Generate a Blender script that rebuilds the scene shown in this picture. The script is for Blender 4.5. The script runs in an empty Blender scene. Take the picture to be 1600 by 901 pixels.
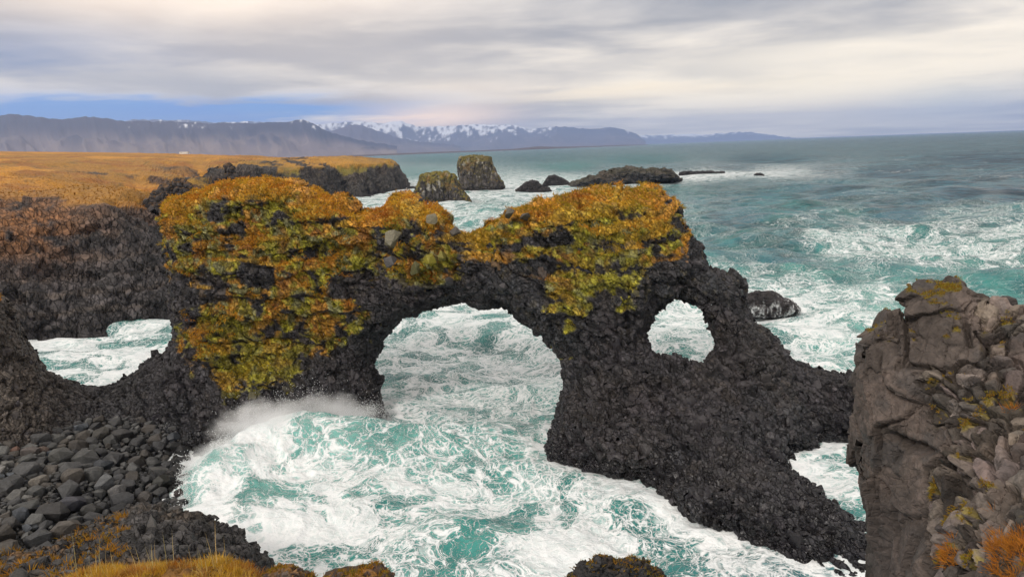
import bpy, bmesh, math, random
import numpy as np
from mathutils import Vector, Matrix, Euler

rng = np.random.default_rng(7); random.seed(7)
SC = bpy.context.scene
COL = SC.collection

# ------------------------------------------------------------------ camera
FPX = 1142.0; HC = 18.0
PITCH = math.radians(10.85); ROLL = math.radians(2.05)
CAM = np.array([0, 0, HC])
FW = np.array([0, math.cos(PITCH), -math.sin(PITCH)])
_r0 = np.array([1.0, 0, 0]); _u0 = np.array([0, math.sin(PITCH), math.cos(PITCH)])
RT = _r0*math.cos(ROLL) - _u0*math.sin(ROLL)
UP = _u0*math.cos(ROLL) + _r0*math.sin(ROLL)
cd = bpy.data.cameras.new("camera"); cam = bpy.data.objects.new("camera", cd); COL.objects.link(cam)
cd.sensor_width = 36; cd.lens = 36*FPX/1600; cd.clip_start = 0.1; cd.clip_end = 200000
cam.matrix_world = Matrix(((RT[0], UP[0], -FW[0], 0), (RT[1], UP[1], -FW[1], 0), (RT[2], UP[2], -FW[2], HC), (0, 0, 0, 1)))
SC.camera = cam

# ------------------------------------------------------------------ exposure, sun, sky
SC.view_settings.view_transform = 'Standard'; SC.view_settings.look = 'None'
SC.view_settings.exposure = 0.25; SC.view_settings.gamma = 1
SUN_EL = math.radians(38); SUN_AZ = math.radians(-140)      # azimuth from +Y towards +X: behind left
sd = bpy.data.lights.new("sun", 'SUN'); sd.energy = 1.5; sd.angle = math.radians(14); sd.color = (1.0, .93, .84)
sun = bpy.data.objects.new("sun", sd); COL.objects.link(sun)
sv = Vector((math.sin(SUN_AZ)*math.cos(SUN_EL), math.cos(SUN_AZ)*math.cos(SUN_EL), math.sin(SUN_EL)))
sun.rotation_euler = (-sv).to_track_quat('-Z', 'Y').to_euler()
sun.location = (0, 0, 60)


class NT:
    """small helper to write node trees"""
    def __init__(s, tree): s.t = tree; tree.nodes.clear()
    def n(s, typ, ins=None, **kw):
        nd = s.t.nodes.new(typ)
        for k, v in kw.items(): setattr(nd, k, v)
        if ins:
            for k, v in ins.items(): s.put(nd.inputs[k], v)
        return nd
    def put(s, sock, v):
        if isinstance(v, bpy.types.NodeSocket): s.t.links.new(v, sock)
        elif isinstance(v, bpy.types.Node): s.t.links.new(v.outputs[0], sock)
        else:
            if sock.type == 'RGBA' and hasattr(v, '__len__') and len(v) == 3: v = (*v, 1)
            sock.default_value = v
    def m(s, op, a, b=0.0, c=0.0, clamp=False):
        nd = s.t.nodes.new('ShaderNodeMath'); nd.operation = op; nd.use_clamp = clamp
        s.put(nd.inputs[0], a); s.put(nd.inputs[1], b); s.put(nd.inputs[2], c)
        return nd.outputs[0]
    def mix(s, f, a, b, blend='MIX'):
        nd = s.t.nodes.new('ShaderNodeMix'); nd.data_type = 'RGBA'; nd.blend_type = blend
        s.put(nd.inputs[0], f); s.put(nd.inputs[6], a); s.put(nd.inputs[7], b)
        return nd.outputs[2]
    def vmul(s, v, k):
        nd = s.t.nodes.new('ShaderNodeVectorMath'); nd.operation = 'MULTIPLY'
        s.put(nd.inputs[0], v); s.put(nd.inputs[1], k); return nd.outputs[0]
    def vadd(s, v, k):
        nd = s.t.nodes.new('ShaderNodeVectorMath'); nd.operation = 'ADD'
        s.put(nd.inputs[0], v); s.put(nd.inputs[1], k); return nd.outputs[0]
    def rng(s, v, a, b, c=0.0, d=1.0, smooth=True):
        nd = s.t.nodes.new('ShaderNodeMapRange'); nd.interpolation_type = 'SMOOTHSTEP' if smooth else 'LINEAR'
        for i, q in enumerate((v, a, b, c, d)): s.put(nd.inputs[i], q)
        return nd.outputs[0]
    def noise(s, v, scale, det=4, rough=.55, dist=0.0, typ='FBM', out=0, lac=2.0):
        nd = s.t.nodes.new('ShaderNodeTexNoise'); nd.noise_type = typ
        s.put(nd.inputs['Vector'], v); s.put(nd.inputs['Scale'], scale); s.put(nd.inputs['Detail'], det)
        s.put(nd.inputs['Roughness'], rough); s.put(nd.inputs['Distortion'], dist); s.put(nd.inputs['Lacunarity'], lac)
        return nd.outputs[out]


world = bpy.data.worlds.new("World"); SC.world = world; world.use_nodes = True
def build_world():
    k = NT(world.node_tree)
    sky = k.n('ShaderNodeTexSky', sky_type='NISHITA', sun_disc=False, sun_elevation=SUN_EL, sun_rotation=SUN_AZ, altitude=20, air_density=1.0, dust_density=1.0, ozone_density=2.0)
    d = k.n('ShaderNodeNewGeometry').outputs['Incoming']
    d = k.vmul(d, (-1, -1, -1))
    sp = k.n('ShaderNodeSeparateXYZ', {0: d})
    x, y, z = sp.outputs
    az = k.m('MULTIPLY', k.m('ARCTAN2', x, y), 180/math.pi)
    el = k.m('MULTIPLY', k.m('ARCSINE', z), 180/math.pi)
    zz = k.m('ADD', k.m('MAXIMUM', z, 0.0), 0.055)
    pl = k.n('ShaderNodeCombineXYZ', {0: k.m('DIVIDE', x, zz), 1: k.m('DIVIDE', y, zz), 2: 3.7}).outputs[0]
    wob = k.noise(pl, .35, 2, out=1)
    pl2 = k.vadd(pl, k.vmul(k.vadd(wob, (-.5, -.5, -.5)), (1.2, 1.2, 0)))
    n1 = k.noise(pl2, .33, 5, .52)
    n2 = k.noise(k.vadd(pl2, (13, 5, 2)), 1.0, 5, .55)
    dens = k.rng(k.m('ADD', k.m('MULTIPLY', n1, .66), k.m('MULTIPLY', n2, .34)), .39, .63)
    col = k.mix(dens, (10.6, 9.9, 9.3), (2.75, 2.8, 3.25))
    el_w = k.m('ADD', el, k.m('MULTIPLY', k.m('SUBTRACT', k.m('ADD', k.m('MULTIPLY', n2, .6), k.m('MULTIPLY', n1, .4)), .5), 4.5))
    def spot(a0, e0, wa, we, amt, el=el):
        g = k.m('ADD', k.m('POWER', k.m('DIVIDE', k.m('SUBTRACT', az, a0), wa), 2), k.m('POWER', k.m('DIVIDE', k.m('SUBTRACT', el, e0), we), 2))
        return k.m('MULTIPLY', k.m('POWER', 2.718, k.m('MULTIPLY', g, -1)), amt, clamp=True)
    nz = k.m('ADD', .55, k.m('MULTIPLY', n2, .9))
    col = k.mix(k.m('MULTIPLY', spot(-22, 12.0, 16, 3.2, .85), nz, clamp=True), col, (11.8, 9.9, 8.4))      # warm top left
    col = k.mix(k.m('MULTIPLY', spot(-12, 7.0, 16, 2.4, .45), nz, clamp=True), col, (6.4, 6.0, 6.2))
    col = k.mix(k.m('MULTIPLY', spot(-10, 12.2, 6.0, 1.6, .6), nz, clamp=True), col, (9.8, 8.7, 7.9))
    col = k.mix(k.m('MULTIPLY', spot(20, 10.0, 17, 2.0, .9), nz, clamp=True), col, (2.9, 3.0, 3.5))        # slate band right
    col = k.mix(k.m('MULTIPLY', spot(6, 5.6, 14, 1.0, .5), nz, clamp=True), col, (4.4, 4.3, 4.7))
    col = k.mix(spot(22, 2.6, 15, 2.4, .85), col, (12.6, 11.6, 9.7))
    col = k.mix(k.m('MULTIPLY', spot(24, 5.5, 14, 1.1, .7), nz, clamp=True), col, (10.0, 9.4, 8.7))
    col = k.mix(spot(8, 3.85, 9, .42, .85, k.m('ADD', el, k.m('MULTIPLY', k.m('SUBTRACT', n2, .5), 1.5))), col, (11.5, 10.2, 8.2))
    col = k.mix(k.m('MULTIPLY', spot(-5.8, 2.4, 5.5, 1.0, 1.0), nz, clamp=True), col, (17., 12.6, 9.0))       # glow over the peaks
    col = k.mix(k.m('MULTIPLY', spot(-3.5, 4.4, 8, .9, .6), nz, clamp=True), col, (9.6, 8.5, 7.6))
    # gaps of blue low on the left, veiled by thin cloud
    blue = k.mix(k.rng(n2, .42, .68), k.vmul(sky.outputs[0], (1.0, 1.0, 1.0)), (3.0, 3.4, 4.7))
    col = k.mix(k.m('MULTIPLY', spot(-33, 6.6, 11, 2.3, .85, el_w), k.m('ADD', .5, n2), clamp=True), col, (1.9, 2.6, 4.9))
    gap = k.m('MULTIPLY', spot(-24, 3.2, 14, 1.0, 1.6, el_w), k.m('ADD', .55, n1), clamp=True)
    col = k.mix(gap, col, k.mix(.22, (.25, 2.6, 9.8), blue))
    col = k.mix(k.m('MULTIPLY', spot(-25, 5.3, 9, .75, .8, el_w), nz, clamp=True), col, (4.4, 4.6, 5.6))
    col = k.mix(spot(31, 1.8, 5, 1.3, .4), col, (7.5, 8.8, 10.0))
    col = k.mix(k.rng(el, 15, 2, .25, 1), col, k.mix(1.0, col, (1.24, 1.13, .88), 'MULTIPLY'))
    below = k.rng(el, -3.0, 0.0)
    col = k.mix(below, (2.4, 2.9, 3.2), col)
    bg = k.n('ShaderNodeBackground', {0: k.mix(.93, sky.outputs[0], col), 1: 0.1})
    k.n('ShaderNodeOutputWorld', {0: bg})
build_world()

# ------------------------------------------------------------------ pixel <-> place
def ray(px, py): return FW*FPX + RT*(px-800) - UP*(py-450.5)
def at_z(px, py, z=0.0):
    d = ray(px, py); return CAM + d*((z-HC)/d[2])
def at_y(px, py, Y):
    d = ray(px, py); return CAM + d*(Y/d[1])
def proj(P):
    q = P - CAM
    c2 = q@FW; c2 = np.where(np.abs(c2) < 1e-3, 1e-3, c2)
    return 800 + FPX*(q@RT)/c2, 450.5 - FPX*(q@UP)/c2

# ------------------------------------------------------------------ noise
def h32(ix, iy, iz, s=0):
    h = (ix.astype(np.int64)*73856093) ^ (iy.astype(np.int64)*19349663) ^ (iz.astype(np.int64)*83492791) ^ (s*2654435)
    h = (h & 0xffffffff).astype(np.uint32)
    h ^= h >> np.uint32(16); h = h*np.uint32(0x7feb352d); h ^= h >> np.uint32(15); h = h*np.uint32(0x846ca68b); h ^= h >> np.uint32(16)
    return (h.astype(np.float32))/np.float32(4294967296.0)
def vnoise(P, seed=0):
    i = np.floor(P).astype(np.int64); f = (P-i).astype(np.float32); u = f*f*f*(f*(f*6-15)+10)
    r = 0
    for dx in (0, 1):
        wx = u[:, 0] if dx else 1-u[:, 0]
        for dy in (0, 1):
            wy = wx*(u[:, 1] if dy else 1-u[:, 1])
            for dz in (0, 1):
                w = wy*(u[:, 2] if dz else 1-u[:, 2])
                r = r + w*h32(i[:, 0]+dx, i[:, 1]+dy, i[:, 2]+dz, seed)
    return r*2-1
def fbm(P, octv=4, seed=0, gain=.5, lac=2.03):
    a = 1.0; r = 0; t = 0
    for o in range(octv):
        r = r + a*vnoise(P, seed+o*17); t += a; P = P*lac + 7.31; a *= gain
    return r/t*1.5
def cells(P, size, seed=0, jit=.9, key=False):
    """jittered-grid Voronoi: F1, F2, cell random, tilt vector dot, in units of cell size"""
    Q = (P/np.asarray(size)).astype(np.float32); I = np.floor(Q).astype(np.int64)
    n = len(Q); F1 = np.full(n, 9., np.float32); F2 = F1.copy(); R = np.zeros(n, np.float32); T = np.zeros(n, np.float32); R2 = np.zeros(n, np.float32); K = np.zeros(n, np.int64)
    for dx in (-1, 0, 1):
        for dy in (-1, 0, 1):
            for dz in (-1, 0, 1):
                a, b, c = I[:, 0]+dx, I[:, 1]+dy, I[:, 2]+dz
                h0, h1, h2 = h32(a, b, c, seed), h32(a, b, c, seed+1), h32(a, b, c, seed+2)
                ox = a+.5+(h0-.5)*jit-Q[:, 0]; oy = b+.5+(h1-.5)*jit-Q[:, 1]; oz = c+.5+(h2-.5)*jit-Q[:, 2]
                d = np.sqrt(ox*ox+oy*oy+oz*oz).astype(np.float32)
                near = d < F1
                F2 = np.where(near, F1, np.minimum(F2, d))
                F1 = np.where(near, d, F1)
                h3 = h32(a, b, c, seed+3)
                R = np.where(near, h3, R)
                R2 = np.where(near, h0, R2)
                if key: K = np.where(near, a*1000003+b*10007+c*101+(a*b) % 97, K)
                T = np.where(near, (h1-.5)*ox+(h2-.5)*oy+(h3-.5)*oz, T)
    return (F1, F2, R, T, R2, K) if key else (F1, F2, R, T, R2)
def sstep(a, b, x):
    t = np.clip((x-a)/(b-a), 0, 1); return t*t*(3-2*t)

# ------------------------------------------------------------------ meshes
def mk_mesh(name, V, faces, col=None, attrs=None, mats=(), smooth=True, mat_idx=None):
    """faces: list of integer arrays (n,3) or (n,4)"""
    me = bpy.data.meshes.new(name)
    V = np.ascontiguousarray(V, np.float32)
    faces = [np.asarray(f, np.int32) for f in (faces if isinstance(faces, list) else [faces]) if len(f)]
    me.vertices.add(len(V)); me.vertices.foreach_set('co', V.ravel())
    tot = np.concatenate([np.full(len(f), f.shape[1], np.int32) for f in faces])
    li = np.concatenate([f.ravel() for f in faces])
    st = np.concatenate([[0], np.cumsum(tot)[:-1]]).astype(np.int32)
    me.loops.add(len(li)); me.loops.foreach_set('vertex_index', li)
    me.polygons.add(len(tot)); me.polygons.foreach_set('loop_start', st); me.polygons.foreach_set('loop_total', tot)
    me.polygons.foreach_set('use_smooth', np.full(len(tot), smooth))
    for m in mats: me.materials.append(m)
    if mat_idx is not None: me.polygons.foreach_set('material_index', np.asarray(mat_idx, np.int32))
    if col is not None:
        at = me.color_attributes.new('col', 'FLOAT_COLOR', 'POINT')
        c4 = np.ones((len(V), 4), np.float32); c4[:, :3] = col; at.data.foreach_set('color', c4.ravel())
    for k, v in (attrs or {}).items():
        at = me.attributes.new(k, 'FLOAT', 'POINT'); at.data.foreach_set('value', np.asarray(v, np.float32))
    me.update(calc_edges=True); me.validate()
    return me
def link(name, me, parent=None, loc=None):
    o = bpy.data.objects.new(name, me); COL.objects.link(o)
    if parent is not None: o.parent = parent
    if loc is not None: o.location = loc
    return o
def tag(o, label=None, cat=None, group=None, kind=None):
    for k, v in (('label', label), ('category', cat), ('group', group), ('kind', kind)):
        if v: o[k] = v
    return o
def empty(name, loc, label, cat, group=None):
    o = bpy.data.objects.new(name, None); COL.objects.link(o); o.location = loc; o.empty_display_size = .3
    return tag(o, label, cat, group)
def under(root, name, me):
    """link a mesh whose vertices are world coordinates as a part of root"""
    me.transform(Matrix.Translation(-Vector(root.location))); return link(name, me, root)
def vnormals(V, faces):
    N = np.zeros_like(V, dtype=np.float64)
    for f in faces:
        if not len(f): continue
        a = V[f[:, 0]]; b = V[f[:, 1]]; c = V[f[:, 2]]
        n = np.cross(c-a, (V[f[:, 3]]-b)) if f.shape[1] == 4 else np.cross(b-a, c-a)
        for j in range(f.shape[1]):
            for q in range(3): N[:, q] += np.bincount(f[:, j], n[:, q], len(V))
    return N/np.maximum(np.linalg.norm(N, axis=1, keepdims=True), 1e-9)
def fnormals(V, f):
    n = np.cross(V[f[:, 2]]-V[f[:, 0]], V[f[:, 3]]-V[f[:, 1]]); return n/np.maximum(np.linalg.norm(n, axis=1, keepdims=True), 1e-9)
class Facets:
    """one tilted plane per cell: broken rock has flat faces meeting at sharp edges"""
    def __init__(s, v, N, key, tilt, lim, off, seed=0):
        s.u, s.inv = np.unique(key, return_inverse=True); s.inv = s.inv.ravel(); n = len(s.u); cnt = np.bincount(s.inv, minlength=n); g = np.random.default_rng(seed); s.cnt = cnt
        s.c = np.stack([np.bincount(s.inv, v[:, q], n)/cnt for q in range(3)], 1); m = np.stack([np.bincount(s.inv, N[:, q], n)/cnt for q in range(3)], 1)
        m /= np.maximum(np.linalg.norm(m, axis=1, keepdims=True), 1e-6); m = m+g.normal(0, tilt, (n, 3)); s.n = m/np.linalg.norm(m, axis=1, keepdims=True)
        s.off = off*(g.random(n)-.5)*2; s.lim = lim; s.rand = g.random(n)
    def delta(s, v, N, cell):
        nn = s.n[cell]; dn = (N*nn).sum(1); d = ((s.c[cell]-v)*nn).sum(1)/np.where(dn < .4, .4, dn); return np.clip(d, -s.lim, s.lim)+s.off[cell]
    def d(s, v, N): return s.delta(v, N, s.inv)
def cell_stones(v, q, N, fac, chosen, groove, extra, depth):
    """cut the faces of the chosen cells out as separate closed-sided stones -> (kept faces, {cell: (V, F, source vertex)})"""
    fc = fac.inv[q[:, 0]]; m = chosen[fc]; F = q[m]; C = fc[m]; nv = len(v)
    pair = (C[:, None].astype(np.int64)*nv+F); up, pin = np.unique(pair.ravel(), return_inverse=True); pin = pin.reshape(-1, 4); cell = (up//nv).astype(int); src = (up % nv).astype(int)
    dd = fac.delta(v[src], N[src], cell)+extra[src]-groove[src]; V = v[src]+N[src]*dd[:, None]
    e = np.stack([pin, np.roll(pin, -1, 1)], -1).reshape(-1, 2); es = np.sort(e, 1); k = es[:, 0].astype(np.int64)*len(up)+es[:, 1]; _, ix, ct = np.unique(k, return_index=True, return_counts=True); be = e[ix[ct == 1]]
    inn = V-N[src]*depth; W = np.concatenate([V, inn]); sk = np.stack([be[:, 1], be[:, 0], be[:, 0]+len(V), be[:, 1]+len(V)], 1); skc = cell[be[:, 0]]
    Fa = np.concatenate([pin, sk]); Ca = np.concatenate([C, skc]); o = np.argsort(Ca, kind='stable'); Fa = Fa[o]; Ca = Ca[o]; cu, st = np.unique(Ca, return_index=True); src2 = np.concatenate([src, src]); out = {}
    for c, f in zip(cu, np.split(Fa, st[1:])):
        u, inv = np.unique(f.ravel(), return_inverse=True); out[c] = (W[u], inv.reshape(-1, 4), src2[u])
    return q[~m], out
def compact(V, f):
    u, inv = np.unique(f.ravel(), return_inverse=True); return V[u], inv.reshape(f.shape), u
def subdiv(V, Q):
    e = np.stack([Q, np.roll(Q, -1, 1)], -1).reshape(-1, 2); e.sort(axis=1)
    u, inv = np.unique(e[:, 0].astype(np.int64)*len(V)+e[:, 1], return_inverse=True)
    em = (V[u//len(V)]+V[u % len(V)])/2; fc = V[Q].mean(1); n = len(V)
    E4 = inv.reshape(-1, 4)+n; C = np.arange(len(Q))+n+len(u)
    out = [np.stack([Q[:, j], E4[:, j], C, E4[:, j-1]], 1) for j in range(4)]
    return np.concatenate([V, em, fc]), np.concatenate(out)
def relax(V, Q, k=.5, it=1):
    for _ in range(it):
        S = np.zeros_like(V); c = np.zeros(len(V))
        for j in range(4):
            for o in (1, 3):
                nb = V[Q[:, (j+o) % 4]]
                for q in range(3): S[:, q] += np.bincount(Q[:, j], nb[:, q], len(V))
                c += np.bincount(Q[:, j], minlength=len(V))
        V = V*(1-k) + k*S/np.maximum(c, 1)[:, None]
    return V
def surface_nets(Fd, org, res):
    nx, ny, nz = Fd.shape; neg = Fd < 0
    cnt = np.zeros((nx-1, ny-1, nz-1), np.int8)
    for a in (0, 1):
        for b in (0, 1):
            for c in (0, 1): cnt += neg[a:nx-1+a, b:ny-1+b, c:nz-1+c]
    act = (cnt > 0) & (cnt < 8); idx = np.full(act.shape, -1, np.int32); I = np.argwhere(act); idx[act] = np.arange(len(I))
    S = np.zeros((len(I), 3)); K = np.zeros(len(I))
    for ax in range(3):
        o1, o2 = [q for q in range(3) if q != ax]
        for a in (0, 1):
            for b in (0, 1):
                p0 = I.copy(); p0[:, o1] += a; p0[:, o2] += b; p1 = p0.copy(); p1[:, ax] += 1
                f0 = Fd[tuple(p0.T)]; f1 = Fd[tuple(p1.T)]; m = (f0 < 0) != (f1 < 0)
                t = np.where(m, f0/np.where(m, f0-f1, 1), 0); q = p0.astype(float); q[:, ax] += t
                S += q*m[:, None]; K += m
    V = S/np.maximum(K, 1)[:, None]*res+org
    Qs = []
    for ax in range(3):
        o1, o2 = (ax+1) % 3, (ax+2) % 3
        sl0 = [slice(None)]*3; sl1 = [slice(None)]*3; sl0[ax] = slice(0, -1); sl1[ax] = slice(1, None)
        n0 = neg[tuple(sl0)]; m = n0 != neg[tuple(sl1)]
        E = np.argwhere(m); ok = (E[:, o1] > 0) & (E[:, o2] > 0) & (E[:, o1] < Fd.shape[o1]-1) & (E[:, o2] < Fd.shape[o2]-1); E = E[ok]
        s = n0[tuple(E.T)]
        c = []
        for da, db in ((1, 1), (0, 1), (0, 0), (1, 0)):
            g = E.copy(); g[:, o1] -= da; g[:, o2] -= db; c.append(idx[tuple(g.T)])
        q = np.stack(c, 1); q[~s] = q[~s][:, ::-1]; Qs.append(q)
    return V, np.concatenate(Qs)

# ------------------------------------------------------------------ rock from an outline with depths
def poly_sd(polys, X, Y):
    P = np.stack([X.ravel(), Y.ravel()], 1).astype(np.float32); best = np.full(len(P), 1e12, np.float32); ins = np.zeros(len(P), bool)
    for poly in polys:
        a = np.array(poly, np.float32)
        for (x0, y0), (x1, y1) in zip(a, np.roll(a, -1, 0)):
            ex, ey = x1-x0, y1-y0; wx, wy = P[:, 0]-x0, P[:, 1]-y0
            t = np.clip((wx*ex+wy*ey)/max(ex*ex+ey*ey, 1e-9), 0, 1)
            best = np.minimum(best, (wx-ex*t)**2+(wy-ey*t)**2)
            c = (y0 <= P[:, 1]) != (y1 <= P[:, 1])
            if ey != 0: ins ^= c & (wx < ex*wy/ey)
    d = np.sqrt(best); return np.where(ins, -d, d).reshape(X.shape)
def inside(poly, px, py): return poly_sd([poly], np.asarray(px), np.asarray(py))
def rbf(ctrl):
    C = np.array([[c[0]/200, c[1]/200, c[2]] for c in ctrl], float); n = len(C)
    def ph(d2): return .5*d2*np.log(np.maximum(d2, 1e-12))
    A = np.zeros((n+3, n+3)); d2 = ((C[:, None, :2]-C[None, :, :2])**2).sum(-1)
    A[:n, :n] = ph(d2)+np.eye(n)*1e-3; A[:n, n] = 1; A[:n, n+1:] = C[:, :2]; A[n:, :n] = A[:n, n:].T
    w = np.linalg.solve(A, np.concatenate([C[:, 2], [0, 0, 0]]))
    def ev(X, Y):
        X = X/200; Y = Y/200; r = w[n]+w[n+1]*X+w[n+2]*Y
        for i in range(n): r = r+w[i]*ph((X-C[i, 0])**2+(Y-C[i, 1])**2)
        return r
    return ev
WL = .75    # the swell stands this high against the rock
def smax(a, b, k):
    h = np.clip(.5+.5*(a-b)/k, 0, 1); return b*(1-h)+a*h+k*h*(1-h)
def smin(a, b, k): return -smax(-a, -b, k)
def outline_rock(polys, ctrl, thick, R, lo, hi, res, amp=.4, scale=2.5, step=3, seed=0, sk=.6, strata=0., ylim=None):
    xs = np.array([p[0] for q in polys for p in q]); ys = np.array([p[1] for q in polys for p in q])
    pad = 60 if step > 1 else 25
    gx = np.arange(xs.min()-pad, xs.max()+pad+step, step); gy = np.arange(ys.min()-pad, ys.max()+pad+step, step)
    GX, GY = np.meshgrid(gx, gy, indexing='ij')
    SD = poly_sd(polys, GX, GY); ctrl = [(c[0], c[1], at_z(c[0], c[1], WL)[1] if c[2] == 'w' else c[2]) for c in ctrl]
    if len(ctrl) > 2: FR = rbf(ctrl)(GX, GY)
    else: FR = np.full(GX.shape, np.mean([c[2] for c in ctrl]))
    if ylim: FR = np.clip(FR, *ylim)
    lo = np.array(lo, float); n = np.ceil((np.array(hi)-lo)/res).astype(int)+1
    F = np.empty(n, np.float32)
    yy = lo[1]+np.arange(n[1])*res; zz = lo[2]+np.arange(n[2])*res
    for i0 in range(0, n[0], 24):
        xx = lo[0]+np.arange(i0, min(i0+24, n[0]))*res
        P = np.stack(np.meshgrid(xx, yy, zz, indexing='ij'), -1).reshape(-1, 3)
        px, py = proj(P)
        u = np.clip((px-gx[0])/step, 0, len(gx)-1.001); v = np.clip((py-gy[0])/step, 0, len(gy)-1.001)
        iu = u.astype(int); iv = v.astype(int); fu = u-iu; fv = v-iv
        def bl(A): return (A[iu, iv]*(1-fu)+A[iu+1, iv]*fu)*(1-fv)+(A[iu, iv+1]*(1-fu)+A[iu+1, iv+1]*fu)*fv
        s = bl(SD)*P[:, 1]/FPX; yf = bl(FR)
        Rv = R(px, py) if callable(R) else R; e = np.clip(1+s/Rv, 0, 1); bul = Rv*(1-np.sqrt(np.maximum(1-e*e, 0)))
        f = smax(smax(yf+bul-P[:, 1], P[:, 1]-(yf+thick-bul), sk), s, sk*.7)
        near = np.abs(f) < amp*2.5+res*2
        if near.any():
            q = P[near]; nz = amp*fbm(q/scale, 3, seed)
            if strata:
                w = q[:, 2]+.5*fbm(q/np.array([6, 6, 3]), 2, seed+5)
                nz = nz+strata*fbm(np.stack([q[:, 0]*.12, q[:, 1]*.12, w*1.1], 1), 3, seed+9)
            f[near] += nz
        F[i0:i0+len(xx)] = f.reshape(len(xx), n[1], n[2])
    F[0] = F[-1] = 1; F[:, 0] = F[:, -1] = 1; F[:, :, 0] = F[:, :, -1] = 1
    V, Q = surface_nets(F, lo, res)
    return relax(V, Q, .4, 1), Q
def shells(V, Q, nsub, off, cosmin=-.12):
    """dense front shell and the coarse closed core set back behind it"""
    fn = fnormals(V, Q); c = V[Q].mean(1); vd = CAM-c; vd /= np.linalg.norm(vd, axis=1, keepdims=True)
    fx, fy = proj(c); keep = ((fn*vd).sum(1) > cosmin) & (c[:, 2] > -1.2) & (fx > -110) & (fx < 1700) & (fy < 990)
    N0 = vnormals(V, [Q]); core = V-N0*off
    v, q, _ = compact(V, Q[keep])
    for _ in range(nsub): v, q = subdiv(v, q)
    if nsub: v = relax(v, q, .5, 1)
    return v, q, core, Q

# ------------------------------------------------------------------ materials
def mat(name):
    m = bpy.data.materials.new(name); m.use_nodes = True; return m, NT(m.node_tree)
def rock_material(name, from_obj=False, grain=6.0, bump=.5, rough=.8, wetline=True, bdist=.022, blocks=0, masked=False):
    m, k = mat(name)
    pos = k.n('ShaderNodeNewGeometry').outputs['Position']
    if from_obj:
        oi = k.n('ShaderNodeObjectInfo'); base = oi.outputs['Color']
        tc = k.n('ShaderNodeTexCoord').outputs['Object']; pos2 = k.vadd(tc, k.vmul(oi.outputs['Location'], (1, 1, 1)))
    else:
        base = k.n('ShaderNodeAttribute', attribute_name='col').outputs['Color']; pos2 = pos
    n1 = k.noise(pos2, grain, 6, .65); n2 = k.noise(pos2, grain*.27, 4, .6)
    v = k.n('ShaderNodeTexVoronoi', {'Vector': k.vadd(pos2, k.vmul(k.noise(pos2, grain*.5, 2, out=1), (.25, .25, .25))), 'Scale': grain*.7}, feature='DISTANCE_TO_EDGE').outputs[0]
    g = k.m('ADD', k.m('MULTIPLY', k.rng(n1, .3, .72), .6), .68)
    g = k.m('MULTIPLY', g, k.m('ADD', .72, k.m('MULTIPLY', n2, .56)))
    c = k.mix(1.0, base, k.n('ShaderNodeCombineColor', {0: g, 1: g, 2: g}).outputs[0], 'MULTIPLY')
    hgt = k.m('ADD', k.m('MULTIPLY', n1, 1.0), k.m('ADD', k.m('MULTIPLY', n2, .8), k.m('MULTIPLY', k.rng(v, 0, .12), .35)))
    if blocks:   # column ends too small for the mesh
        wp = k.vadd(pos2, k.vmul(k.vadd(k.noise(pos2, 2.2, 3, .6, out=1), (-.5, -.5, -.5)), (.30, .30, .30)))
        dt = k.n('ShaderNodeVectorMath', {0: wp, 1: (.62, -.35, -.70)}, operation='DOT_PRODUCT').outputs['Value']
        wp = k.vadd(wp, k.vmul(k.n('ShaderNodeCombineXYZ', {0: dt, 1: dt, 2: dt}).outputs[0], (-.32, .18, .37)))
        vb = k.n('ShaderNodeTexVoronoi', {'Vector': wp, 'Scale': blocks}, feature='F1'); vr = k.n('ShaderNodeSeparateColor', {0: vb.outputs['Color']}).outputs[0]
        ve = k.n('ShaderNodeTexVoronoi', {'Vector': wp, 'Scale': blocks}, feature='DISTANCE_TO_EDGE').outputs[0]; ed = k.rng(ve, 0, .10)
        bf = k.m('MULTIPLY', k.m('ADD', .62, k.m('MULTIPLY', vr, .76)), k.m('ADD', .45, k.m('MULTIPLY', ed, .55)))
        if masked: rk = k.n('ShaderNodeAttribute', attribute_name='rocky').outputs['Fac']; bf = k.m('ADD', 1, k.m('MULTIPLY', k.m('SUBTRACT', bf, 1), rk)); vr = k.m('MULTIPLY', vr, rk); ed = k.m('MULTIPLY', ed, rk)
        c = k.mix(1.0, c, k.n('ShaderNodeCombineColor', {0: bf, 1: bf, 2: bf}).outputs[0], 'MULTIPLY'); hgt = k.m('ADD', hgt, k.m('ADD', k.m('MULTIPLY', vr, 1.6), k.m('MULTIPLY', ed, 2.2)))
    b = k.n('ShaderNodeBump', {'Strength': bump, 'Distance': bdist, 'Height': hgt})
    r = rough
    if wetline:   # surf-wetted rock by the water is darker and shinier
        z = k.n('ShaderNodeSeparateXYZ', {0: pos}).outputs[2]
        wet = k.rng(k.m('ADD', z, k.m('MULTIPLY', n2, 2.4)), 1.2, 4.2, 1, 0)
        c = k.mix(wet, c, k.mix(1.0, c, (.42, .43, .47), 'MULTIPLY')); r = k.m('SUBTRACT', rough, k.m('MULTIPLY', wet, .40))
    bs = k.n('ShaderNodeBsdfPrincipled', {'Base Color': c, 'Roughness': r, 'Normal': b.outputs[0], 'Specular IOR Level': .35})
    k.n('ShaderNodeOutputMaterial', {0: bs}); return m
def blade_material(name):
    m, k = mat(name)
    c = k.n('ShaderNodeAttribute', attribute_name='col').outputs['Color']
    d = k.n('ShaderNodeBsdfDiffuse', {0: c, 1: .6}); t = k.n('ShaderNodeBsdfTranslucent', {0: c})
    k.n('ShaderNodeOutputMaterial', {0: k.n('ShaderNodeMixShader', {0: .3, 1: d, 2: t})}); return m
M_ROCK = rock_material('basalt', rough=.58, blocks=4.2, bump=.8, bdist=.03); M_BLOCK = rock_material('basalt_block', True, rough=.62)
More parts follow.
